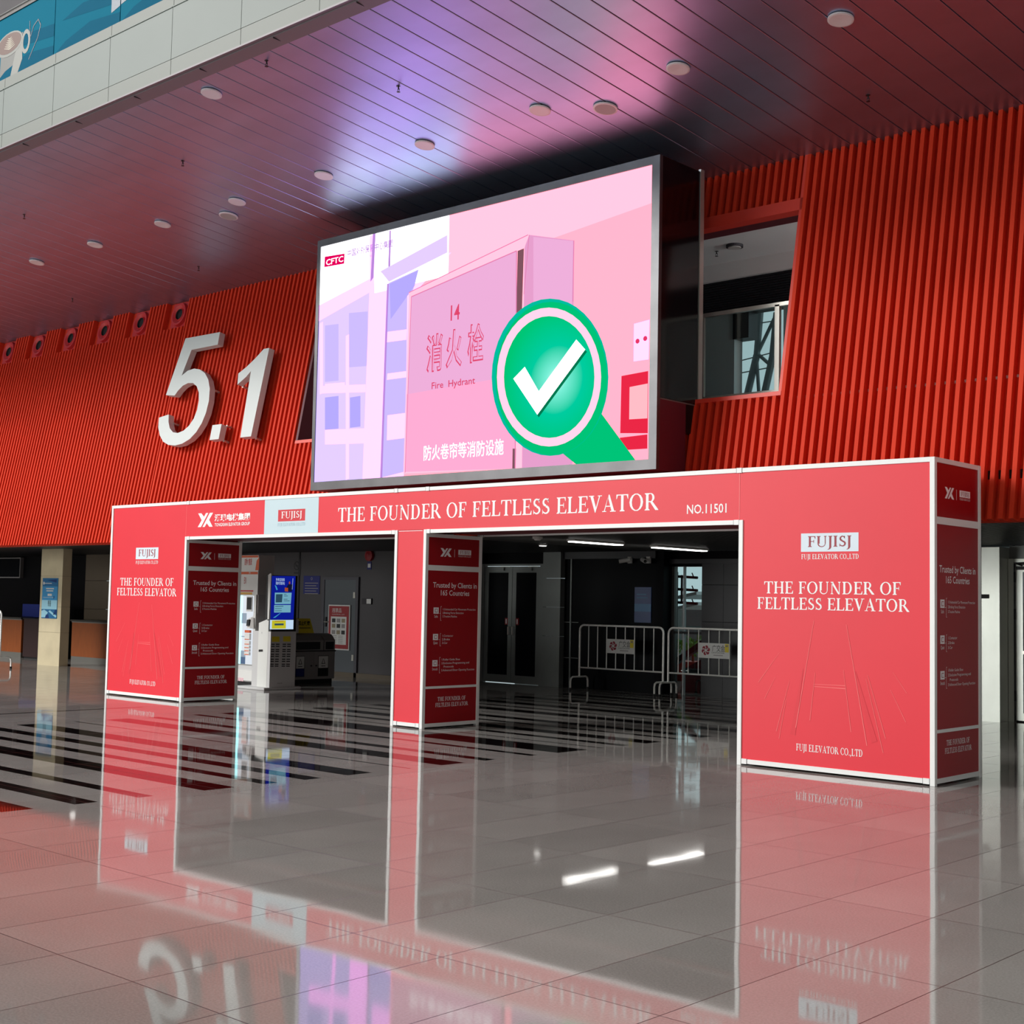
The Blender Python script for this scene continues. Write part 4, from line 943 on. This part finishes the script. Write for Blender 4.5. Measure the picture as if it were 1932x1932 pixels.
# ------------------------------------------------------------------ grey service door and things on that wall
DW = Frame((0, 6.6, 0), (1, 0, 0), (0, 0, 1), (0, -1, 0))
d = bpy.data.objects.new('door_1', None); COL.objects.link(d); d.location = (-15.9, 6.6, 0); d['_o'] = [-15.9, 6.6, 0]; d['kind'] = 'structure'
b = B(); b.box(-16.50, -16.42, 6.56, 6.6, 0, 2.03, 'door_frame_grey'); b.box(-15.44, -15.36, 6.56, 6.6, 0, 2.03, 'door_frame_grey'); b.box(-16.42, -15.44, 6.56, 6.6, 1.97, 2.03, 'door_frame_grey'); b.build('door_frame', d)
b = B(); b.box(-16.42, -15.44, 6.575, 6.6, .03, 1.97, 'door_grey'); b.build('door_leaf', d)
b = B(); b.box(-16.37, -16.33, 6.55, 6.575, 1.0, 1.2, 'joint_dark'); b.tube([(-16.35, 6.55, 1.1), (-16.35, 6.52, 1.1), (-16.23, 6.52, 1.1)], .011, 'alu'); b.build('door_handle', d)
b = B(); b.box(-15.52, -15.46, 6.565, 6.575, .33, .45, 'alu'); b.box(-15.52, -15.46, 6.565, 6.575, 1.6, 1.72, 'alu'); b.build('door_hinge', d)
def dpx(x, y): return DW.px(545+x/9.66, 1130+y/9.66)
t = thing('framed_notice', 'red bordered framed notice with small pictures hung on the grey door', 'notice', (-15.93, 6.55, .55))
x0, x1, z0, z1 = -16.25, -15.58, .535, 1.455
b = B(); b.box(x0, x1, 6.545, 6.575, z0, z1, 'sign_white'); b.build('frame', t)
fr = Frame((x0, 6.545, z0), (1, 0, 0), (0, 0, 1), (0, -1, 0)); W_, H_ = x1-x0, z1-z0
b = B(); b.box(x0+.025, x1-.025, 6.538, 6.545, z0+.025, z1-.025, 'sign_red'); fr = Frame((x0, 6.538, z0), (1, 0, 0), (0, 0, 1), (0, -1, 0))
art(b, fr, rect(.09, .11, W_-.09, H_-.24), 'sign_white')
for i in range(3):
    for j in range(3): art(b, fr, rect(.13+.15*i, H_-.36-.11*j-.02*(j == 2), .24+.15*i, H_-.28-.11*j-.02*(j == 2)), ('joint_dark', 'bin_metal', 'stone_joint')[(i+2*j) % 3], .003)
for j in range(5):
    for u in (.15, .34): art(b, fr, rect(u, .14+.035*j, u+.14, .15+.035*j), 'bin_metal', .003)
text(b, fr, '\u8fdd\u7981\u54c1', .12, H_-.15, .07, 'sign_white', width=.30, serif=False); text(b, fr, 'CONTROL LIST', .12, H_-.205, .02, 'sign_white', width=.40, serif=False)
b.build('sheet', t)
def wallsign(name, cat, x0, x1, z0, z1, mn, lab, fn=None, d=.012):
    b = B(); b.box(x0, x1, 6.6-d, 6.6, z0, z1, mn); fr = Frame((x0, 6.6-d, z0), (1, 0, 0), (0, 0, 1), (0, -1, 0))
    if fn: fn(b, fr, x1-x0, z1-z0)
    tag(b.build(name, loc=((x0+x1)/2, 6.6, z0)), lab, cat)
def nosm(b, fr, w_, h_):
    for q in band(arc(w_/2, h_*.6, .095, .095, 0, 360, 20), arc(w_/2, h_*.6, .075, .075, 0, 360, 20)): art(b, fr, q, 'black')
    art(b, fr, line((w_/2-.06, h_*.6+.06), (w_/2+.06, h_*.6-.06), .018), 'black', .003); art(b, fr, rect(w_/2-.05, h_*.6-.012, w_/2+.05, h_*.6+.012), 'joint_dark'); art(b, fr, rect(.03, .03, w_-.03, .07), 'joint_dark')
wallsign('no_smoking_sign', 'sign', -17.50, -17.26, 2.06, 2.40, 'wall_grey', 'square no smoking sign high on the lobby wall above the kiosk', nosm)
def board(b, fr, w_, h_):
    for j in range(5): art(b, fr, rect(.05, h_-.16-.055*j, w_-.05-.06*(j % 2), h_-.145-.055*j), 'bin_metal')
    for q in band(arc(w_/2, h_-.06, .03, .03, 0, 360, 10), arc(w_/2, h_-.06, .02, .02, 0, 360, 10)): art(b, fr, q, 'bin_metal')
wallsign('notice_board', 'notice', -17.14, -16.61, 1.67, 2.05, 'navy', 'dark blue notice board with pale lines left of the grey door', board)
c = (-15.06, 6.6, 2.46)
b = B(); b.tube([(c[0], 6.6, c[2]), (c[0], 6.54, c[2])], .11, 'sign_red', 24); b.tube([(c[0], 6.541, c[2]), (c[0], 6.52, c[2])], [.09, .03], 'sign_red', 24)
tag(b.build('alarm_bell', loc=c), 'round red alarm bell high on the wall right of the grey door', 'alarm')
def tiny(b, fr, w_, h_): art(b, fr, rect(.02, .04, w_-.02, h_-.04), 'sign_white')
wallsign('small_sign', 'sign', -15.14, -15.02, 2.18, 2.34, 'navy', 'small dark sign under the red alarm bell', tiny)
def sw(b, fr, w_, h_): art(b, fr, rect(.14, .012, w_-.012, h_-.012), 'sign_white')
wallsign('switch_box', 'switch', -15.25, -14.97, 1.48, 1.60, 'soffit_dark', 'dark and pale switch box on the wall right of the grey door', sw, .03)

# ------------------------------------------------------------------ glass double door
d = bpy.data.objects.new('door_2', None); COL.objects.link(d); d.location = (-12.4, 8.0, 0); d['_o'] = [-12.4, 8.0, 0]; d['kind'] = 'structure'
b = B(); b.box(-13.85, -13.24, 7.97, 8.05, 0, 2.56, 'wall_glass_dark'); b.box(-13.24, -13.16, 7.94, 8.04, 0, 2.31, 'steel_dull'); b.box(-13.24, -11.60, 7.96, 8.04, 2.29, 2.33, 'steel_dull'); b.box(-11.68, -11.60, 7.94, 8.04, 0, 2.31, 'steel_dull'); b.build('door_frame', d)
for xa, xb in ((-13.15, -12.42), (-12.41, -11.69)):
    b = B(); b.box(xa, xa+.10, 7.96, 8.0, .01, 2.28, 'steel_dull'); b.box(xb-.10, xb, 7.96, 8.0, .01, 2.28, 'steel_dull'); b.box(xa+.1, xb-.1, 7.96, 8.0, 2.16, 2.28, 'steel_dull'); b.box(xa+.1, xb-.1, 7.96, 8.0, .01, .16, 'steel_dull'); lf = b.build('door_leaf', d)
    b = B(); b.box(xa+.1, xb-.1, 7.975, 7.985, .16, 2.16, 'wall_glass_dark'); b.build('pane', lf)
    xs_ = xb-.17 if xa < -12.9 else xa+.11
    b = B(); b.box(xs_, xs_+.07, 7.955, 7.975, 1.14, 1.27, 'sign_red'); b.face([(xs_+.02, 7.953, 1.16), (xs_+.05, 7.953, 1.16), (xs_+.05, 7.953, 1.25), (xs_+.02, 7.953, 1.25)], 'sign_white'); b.build('push_sticker', lf, label='small red push sticker')
    b = B(); xh = xb-.05 if xa < -12.9 else xa+.05; b.tube([(xh, 7.96, .95), (xh, 7.915, .95), (xh, 7.915, 1.10), (xh, 7.96, 1.10)], .012, 'alu'); b.build('door_handle', lf)
    b = B(); b.box(xb-.42, xb-.2, 7.92, 7.96, 2.20, 2.26, 'steel_dull'); b.box(xb-.3, xb-.05, 7.93, 7.94, 2.27, 2.282, 'alu'); b.build('door_closer', lf)
b = B()
for z0, z1 in ((0,.95),(.956,1.5),(1.506,2.05),(2.056,2.55)): b.box(-11.60, -11.16, 7.93, 8.1, z0, z1, 'steel_dull')
b.build('pillar', kind='structure')
wb = Frame((0, 8.05, 0), (1, 0, 0), (0, 0, 1), (0, -1, 0))
b = B(); mat('poster_deep', (20, 60, 120), 0.35); mat('poster_mid', (40, 110, 160), 0.35); mat('poster_sky', (60, 150, 205), 0.4); mat('poster_light', (160, 215, 235), 0.4)
b.box(-9.48, -9.11, 8.035, 8.05, 1.26, 1.90, 'poster_deep'); fr = Frame((-9.48, 8.035, 1.26), (1, 0, 0), (0, 0, 1), (0, -1, 0))
art(b, fr, rect(0, .20, .37, .34), 'poster_mid'); art(b, fr, [(0,.02),(.2,.14),(.37,.04),(.37,.18),(0,.18)], 'poster_deep', .003); art(b, fr, rect(.05, .44, .30, .46), 'poster_mid', .003); art(b, fr, rect(.05, .50, .26, .52), 'poster_mid', .003)
tag(b.build('wall_poster', loc=(-9.3, 8.05, 1.26)), 'dim blue poster on the dark lobby wall behind the barriers', 'poster')
for x, m in ((-9.66, 1), (-9.24, -1)):
    t = thing('cctv_camera', 'dim white surveillance camera on the dark wall, '+('nearer the glass doors' if m == 1 else 'nearer the bright window'), 'camera', (x, 8.0, 2.37))
    b = B(); b.box(x+.05, x+.13, 7.98, 8.02, 2.33, 2.45, 'sign_white'); b.tube([(x+.09, 8.0, 2.36), (x+.05, 7.92, 2.36)], .015, 'sign_white'); b.build('bracket', t)
    b = B()
    u = np.array([-.13*m, -.10, -.03]); u /= np.linalg.norm(u); c = np.array([x+.05, 7.9, 2.38]); b.tube([c-u*.09, c+u*.11], .038, 'sign_white', 12); b.build('housing', t)
    b = B(); b.tube([c+u*.105, c+u*.115], .030, 'black', 12); b.build('lens', t)

# ------------------------------------------------------------------ strip lamps and small fittings of the low ceiling
led('lamp_glow', (255, 252, 247), 7.0)
for ya, yb, lb in ((3.93, 5.12, 'glowing white strip lamp on the low ceiling, nearer the gateway'), (6.03, 7.45, 'glowing white strip lamp on the low ceiling, nearer the bright window')):
    t = thing('strip_lamp', lb, 'ceiling light', (-7.58, (ya+yb)/2, 2.55))
    b = B(); b.box(-7.66, -7.50, ya-.02, yb+.02, 2.518, 2.549, 'sign_white'); b.build('housing', t)
    b = B(); b.box(-7.645, -7.515, ya, yb, 2.503, 2.518, 'lamp_glow'); b.build('diffuser', t)
for x, y, lb in ((-9.31, 5.27, 'tiny square lit lamp on the dark low ceiling before the glass doors'), (-17.5, 1.62, 'tiny lit spot lamp under the low ceiling beside the stone pillar')):
    t = thing('spot_lamp', lb, 'ceiling light', (x, y, 2.55))
    b = B(); b.box(x-.05, x+.05, y-.05, y+.05, 2.53, 2.55, 'sign_white'); b.build('housing', t)
    b = B(); b.box(x-.04, x+.04, y-.04, y+.04, 2.522, 2.53, 'lamp_glow'); b.build('lens', t)
c = (-7.62, 3.2, 2.55)
t = thing('smoke_detector', 'pale round smoke detector on the low ceiling in front of the first strip lamp', 'detector', c)
b = B(); b.tube([(c[0], c[1], 2.552), (c[0], c[1], 2.52)], .075, 'sign_white', 20); b.build('base', t)
b = B(); b.tube([(c[0], c[1], 2.521), (c[0], c[1], 2.495)], [.06, .04], 'sign_white', 20); b.build('head', t)

# ------------------------------------------------------------------ crowd barriers
def barrier(px_, py_, lab, mirror=False, sign=True):
    L_ = 1.89
    t = thing('crowd_barrier', lab, 'barrier', (px_, py_, 0), 'steel crowd barriers')
    o = np.array([px_, py_, 0.0])
    r_ = .10
    b = B()
    path = [(0, 0, .24), (0, 0, 1.19-r_)] + [(r_-r_*math.cos(a), 0, 1.19-r_+r_*math.sin(a)) for a in (PI/8, PI/4, 3*PI/8)] + [(r_, 0, 1.19), (L_-r_, 0, 1.19)] + [(L_-r_+r_*math.sin(a), 0, 1.19-r_+r_*math.cos(a)) for a in (PI/8, PI/4, 3*PI/8)] + [(L_, 0, 1.19-r_), (L_, 0, .24)]
    b.tube([o+np.array(p) for p in path], .019, 'tube_steel', 10); b.tube([o+(0, 0, .41), o+(L_, 0, .41)], .015, 'tube_steel', 8); b.build('frame', t, smooth=True)
    for i in range(1, 9):
        x = L_*i/9
        b = B()
        if sign and i in (4, 5): b.tube([o+(x, 0, .41), o+(x, 0, .70)], .0095, 'tube_steel', 8); b.build('bar', t, smooth=True); b = B(); b.tube([o+(x, 0, .955), o+(x, 0, 1.18)], .0095, 'tube_steel', 8)
        else: b.tube([o+(x, 0, .41), o+(x, 0, 1.18)], .0095, 'tube_steel', 8)
        b.build('bar', t, smooth=True)
    for x in (0, L_):
        b = B(); b.tube([o+np.array(p) for p in ((x, -.25, .03), (x, -.25, .16), (x, -.235, .215), (x, -.19, .24), (x, .19, .24), (x, .235, .215), (x, .25, .16), (x, .25, .03))], .017, 'tube_steel', 8); f = b.build('foot', t, smooth=True)
        for y_ in (-.25, .25):
            b = B(); b.tube([o+(x, y_, 0), o+(x, y_, .045)], .024, 'black', 10); b.build('rubber_cap', f)
    if sign:
        b = B(); b.box(px_+L_*3/9+.005, px_+L_*6/9-.005, py_-.008, py_+.008, .70, .955, 'sign_white')
        fr = Frame((px_+L_/3, py_-.008, .70), (1, 0, 0), (0, 0, 1), (0, -1, 0)); cx, cy = .155, .13
        mat('logo_crimson', (150, 16, 44), 0.5)
        for k in range(6):
            a = math.radians(60*k+15); px2, py2 = cx+.052*math.cos(a), cy+.052*math.sin(a)
            art(b, fr, [(px2+.034*math.cos(2*PI*i/14), py2+.034*math.sin(2*PI*i/14)) for i in range(14)], 'logo_crimson')
            q = [(cx+(.015+.055*i/5)*math.cos(a+.10*i), cy+(.015+.055*i/5)*math.sin(a+.10*i)) for i in range(6)]
            for z in strokes(q, [.004, .010, .015, .016, .012, .006]): art(b, fr, z, 'sign_white', .003)
        art(b, fr, arc(cx, cy, .017, .017, 0, 340, 12), 'sign_white', .003)
        text(b, fr, '\u5e7f\u4ea4\u4f1a', .28, .125, .085, 'joint_dark', width=.26, serif=False)
        text(b, fr, 'CANTON FAIR', .27, .085, .022, 'joint_dark', width=.26, serif=False); art(b, fr, rect(.31, .045, .50, .060), 'bin_metal')
        art(b, fr, rect(.54, .11, .615, .25), 'sign_yellow', .004); art(b, fr, rect(.555, .20, .60, .23), 'stone_joint', .005)
        b.build('sign_plate', t, label='white plate with crimson flower emblem and yellow tag')
    return t
b1 = barrier(-10.475, 7.70, 'steel crowd barrier with flower sign, in front of the dark wall beside the glass doors')
dup(b1, (-8.475, 7.70, 0), 'steel crowd barrier with flower sign, in front of the bright window')
barrier(-23.13, 2.0, 'steel barrier end just showing at the photo edge before the wooden counter', sign=False)

# ------------------------------------------------------------------ beyond the bright window
b = B(); b.box(-8.85, -8.79, 8.3, 8.4, 0, 2.28, 'slat_metal'); b.box(-8.60, -8.575, 8.3, 8.36, 0, 2.28, 'truss_grey'); b.box(-8.79, -8.2, 8.3, 8.36, 1.08, 1.12, 'black')
d = b.build('window_1', kind='structure')
b = B(); b.box(-8.79, -8.2, 8.33, 8.34, 0.02, 2.27, 'pane_glass'); b.build('pane', d)
def bpt(x, y, Y): P = at(x, y, 1, Y); return (float(P[0]), float(P[2]))
t = thing('escalator', 'black escalator side with handrail seen through the bright window', 'escalator', (-9.0, 9.2, 0))
def slab(b, pts, Y, d, mn): b.prism([(p[0], Y, p[1]) for p in pts], (0, d, 0), mn)
b = B(); slab(b, [bpt(1255,1266,9.0), bpt(1345,1206,9.0), bpt(1345,1193,9.0), bpt(1255,1255,9.0)], 9.0, .12, 'black'); b.build('handrail', t)
b = B(); slab(b, [bpt(1280,1330,9.1), bpt(1420,1330,9.1), bpt(1420,1205,9.1), bpt(1345,1232,9.1), bpt(1290,1262,9.1)], 9.1, .9, 'black'); b.build('side_panel', t)
b = B(); b.box(-20, 12, 16.5, 16.8, 0, 1.5, 'outside_wall')
for x in (-14.2, -13.0, -11.8): b.box(x, x+.5, 16.42, 16.5, 0, 1.5, 'outside_grey')
o = b.build('wall_outside', kind='structure')
b = B()
for (x0, y0, x1, y1) in ((1278,1150,1314,1142), (1278,1130,1314,1122)):
    p, q = bpt(x0, y0, 13), bpt(x1, y1, 13); b.hexa([(p[0],13,p[1]),(q[0],13,q[1]),(q[0],14.5,q[1]),(p[0],14.5,p[1]),(p[0],13,p[1]+.07),(q[0],13,q[1]+.07),(q[0],14.5,q[1]+.07),(p[0],14.5,p[1]+.07)], 'outside_white')
p = bpt(1270, 1154, 13); b.tube([(p[0]-.2, 13.2, 0), (p[0]-.2, 13.2, p[1]+.6)], .05, 'outside_white'); q = bpt(1320, 1100, 13); b.tube([(q[0]+.6, 13.2, 0), (q[0]+.6, 13.2, q[1])], .05, 'outside_white')
tag(b.build('awning', loc=(p[0], 13.2, 0)), 'white sloping awning outdoors beyond the bright window', 'awning')
t = thing('sign_gantry', 'black three bar frame with small spotlights outdoors beyond the bright window', 'frame', (bpt(1278,1200,10)[0], 10, 0))
b = B(); x0, _ = bpt(1277.5, 1100, 10); x1, _ = bpt(1286.5, 1100, 10); zt = bpt(1278, 1085, 10)[1]
b.tube([(x0, 10, 0), (x0, 10, zt+.06)], .022, 'black'); b.tube([(x1, 10, bpt(1286, 1135, 10)[1]), (x1, 10, zt)], .022, 'black'); b.build('post', t)
for yy in (1088, 1112, 1137):
    a, c = bpt(1277, yy-.5, 10), bpt(1316, yy+2, 10)
    b = B(); b.tube([(a[0], 10, a[1]), (c[0], 10, c[1])], .026, 'black'); 
    for k in (.45, .8): xx = a[0]+(c[0]-a[0])*k; b.tube([(xx, 10, a[1]), (xx+.04, 9.9, a[1]+.06)], .012, 'black')
    b.build('crossbar', t)
random.seed(3)
b = B(); c0 = bpt(1290, 1228, 12)
for i in range(260):
    a_, e_, r = random.uniform(0, 2*PI), random.uniform(-.6, 1.2), random.uniform(.1, .5)
    c = np.array([c0[0]+.1+r*1.1*math.cos(a_)*math.cos(e_), 12.2+r*math.sin(a_)*math.cos(e_), c0[1]+.05+r*.55*math.sin(e_)])
    u = np.array([random.uniform(-1,1) for _ in range(3)]); u /= np.linalg.norm(u); v = np.cross(u, [random.uniform(-1,1) for _ in range(3)]); v /= np.linalg.norm(v)
    b.face([c-u*.07, c+v*.03, c+u*.07, c-v*.03], 'leaf_green')
b.flat = True
t = thing('green_shrub', 'bright green shrub in a red planter outdoors beyond the bright window', 'shrub', (c0[0]+.1, 12.2, 0))
b.build('foliage', t)
b = B(); b.tube([(c0[0]+.1, 12.2, .3), (c0[0]+.1, 12.2, c0[1])], .03, 'wood'); b.build('stem', t)
b = B(); b.prism([(c0[0]-.45, 11.9, 0), (c0[0]+.6, 11.9, 0), (c0[0]+.65, 11.9, c0[1]-.22), (c0[0]-.5, 11.9, c0[1]-.22)], (0, .6, 0), 'fin_trim_red'); b.build('planter', t)

# ------------------------------------------------------------------ left lobby: counters, display, poster
def counter(x0, x1, y0, lab):
    t = thing('service_counter', lab, 'counter', ((x0+x1)/2, y0+.3, 0))
    b = B(); b.box(x0, x1, y0, y0+.55, .13, .91, 'wood'); b.build('front_panel', t)
    b = B(); b.box(x0-.02, x1+.02, y0-.04, y0+.65, .935, .975, 'counter_top'); b.build('worktop', t)
    b = B(); b.box(x0, x1, y0-.012, y0+.5, .91, .935, 'steel_kick'); b.build('edge_strip', t)
    b = B(); b.box(x0, x1, y0+.005, y0+.5, 0, .13, 'steel_kick'); b.build('kick_plate', t)
counter(-23.40, -19.6, 4.85, 'wooden service counter between the stone pillar and the gateway')
counter(-30.5, -25.46, 4.70, 'wooden service counter left of the stone pillar, by the photo edge')
mat('dark_red_box', (40, 12, 12), 0.5)
b = B(); b.box(-25.36, -24.62, 4.70, 5.2, .04, .94, 'dark_red_box'); b.box(-25.33, -24.65, 4.72, 5.18, 0, .04, 'black'); b.box(-25.38, -24.60, 4.68, 5.22, .94, .965, 'black')
tag(b.build('dark_cabinet', loc=(-25, 4.95, 0)), 'dark reddish cabinet between the left counter and the stone pillar', 'cabinet')
mat('blue_cover', (16, 40, 130), 0.6)
xb0, xb1, xb2 = (float(at(q, 1160, 1, 5.44)[0]) for q in (42, 63, 90))
b = B(); b.box(xb0, xb2, 5.44, 5.49, .98, 1.29, 'blue_cover'); b.box(xb1, xb2, 5.44, 5.49, .66, .98, 'blue_cover'); b.box(xb1+.04, xb1+.10, 5.45, 5.48, 0, .67, 'black'); b.box(xb2-.10, xb2-.04, 5.45, 5.48, 0, .67, 'black')
tag(b.build('blue_partition', loc=((xb0+xb2)/2, 5.44, 0)), 'blue partition board standing behind the dark cabinet', 'board')
t = thing('wall_display', 'switched off dark display with pale frame on the black wall by the photo edge', 'display', (-30, 6.55, 2.3))
b = B(); b.box(-31.0, -29.06, 6.50, 6.60, 1.965, 2.52, 'bin_metal'); b.build('frame', t)
b = B(); b.box(-30.97, -29.09, 6.495, 6.50, 1.995, 2.49, 'wall_glass_dark'); b.build('screen', t)
b = B(); b.box(-22.45, -21.80, 3.548, 3.56, 1.025, 1.907, 'poster_sky'); fr = Frame((-22.45, 3.548, 1.025), (1, 0, 0), (0, 0, 1), (0, -1, 0))
w_, h_ = .65, .882
art(b, fr, rect(0, .70, w_, h_), 'poster_mid'); art(b, fr, rect(0, .20, w_, .40), 'poster_light', .0022); art(b, fr, rect(0, .40, w_, .50), 'poster_sky', .0021); art(b, fr, rect(0, 0, w_, .20), 'poster_mid', .0023)
art(b, fr, [(0,.02),(.18,.02),(.28,.13),(.12,.19),(0,.16)], 'poster_light', .003); art(b, fr, [(.30,.15),(.62,.02),(.65,.06),(.36,.18)], 'poster_light', .003); art(b, fr, [(.16,.0),(.34,.0),(.30,.09),(.20,.08)], 'poster_deep', .0032); art(b, fr, [(.50,.08),(.65,.10),(.65,.20),(.58,.19)], 'poster_deep', .003); art(b, fr, [(.2,.84),(.6,.78),(.6,.86)], 'poster_deep', .003)
for q in (rect(.16,.64,.50,.665), rect(.18,.59,.47,.615), rect(.24,.49,.42,.54), rect(.05,.455,.50,.462), rect(.06,.76,.40,.775)): art(b, fr, q, 'sign_white', .003)
art(b, fr, arc(.06, .77, .03, .035, 0, 340, 12), 'sign_white', .0032)
text(b, fr, '\u5c55\u89c8', .26, .33, .055, 'joint_dark', width=.14, serif=False, n=.009); text(b, fr, '\u5bfc\u89c8', .26, .265, .055, 'joint_dark', width=.14, serif=False, n=.009); text(b, fr, 'F', .49, .43, .06, 'poster_deep', width=.05, serif=False, bold=.02, n=.009)
tag(b.build('pillar_poster', loc=(-22.1, 3.56, 1.03)), 'bright blue poster fixed to the cream stone pillar', 'poster')

# ------------------------------------------------------------------ right hand service door
d = bpy.data.objects.new('door_3', None); COL.objects.link(d); d.location = (-1.4, 7.9, 0); d['_o'] = [-1.4, 7.9, 0]; d['kind'] = 'structure'
b = B(); b.box(-2.50, -2.42, 7.80, 7.9, 0, 2.36, 'steel_bright'); b.box(-2.42, -.45, 7.82, 7.9, 2.31, 2.36, 'steel_bright'); b.build('door_frame', d)
b = B(); b.box(-2.41, -2.30, 7.84, 7.89, .02, 2.29, 'steel_bright'); b.box(-.55, -.45, 7.84, 7.89, .02, 2.29, 'steel_bright'); b.box(-2.30, -.55, 7.84, 7.89, 2.17, 2.29, 'steel_bright'); b.box(-2.30, -.55, 7.84, 7.89, .02, .13, 'steel_bright'); lf = b.build('door_leaf', d)
b = B(); b.box(-2.30, -.55, 7.86, 7.87, .13, 2.17, 'pane_dark'); b.build('pane', lf)
b = B(); b.box(-2.30, -.55, 7.80, 7.84, .98, 1.03, 'alu'); b.build('push_bar', lf)
b = B(); b.box(-2.38, -2.18, 7.79, 7.84, 2.20, 2.25, 'black'); b.tube([(-2.28, 7.79, 2.26), (-2.36, 7.76, 2.29), (-2.12, 7.77, 2.31)], .015, 'black'); b.build('door_closer', lf)
b = B()
for z in (.30, 1.48, 2.02): b.box(-2.425, -2.405, 7.81, 7.85, z, z+.15, 'black')
b.box(-2.418, -2.410, 7.815, 7.85, .02, 2.29, 'joint_dark'); b.build('door_hinge', lf)
b = B(); b.box(-3.4, 3, 8.9, 9.0, 0, 2.56, 'wall_dark_panel'); b.box(-3.2, -1.0, 8.6, 8.62, .5, .9, 'bin_metal'); b.build('wall_inner', kind='structure')
b = B(); b.box(-2.79, -2.66, 7.488, 7.5, 1.775, 1.835, 'joint_dark'); tag(b.build('wall_plate', loc=(-2.72, 7.5, 1.8)), 'small dark plate on the brushed steel pier right of the gateway', 'plate')

for o in bpy.data.objects:
    if '_o' in o: del o['_o']
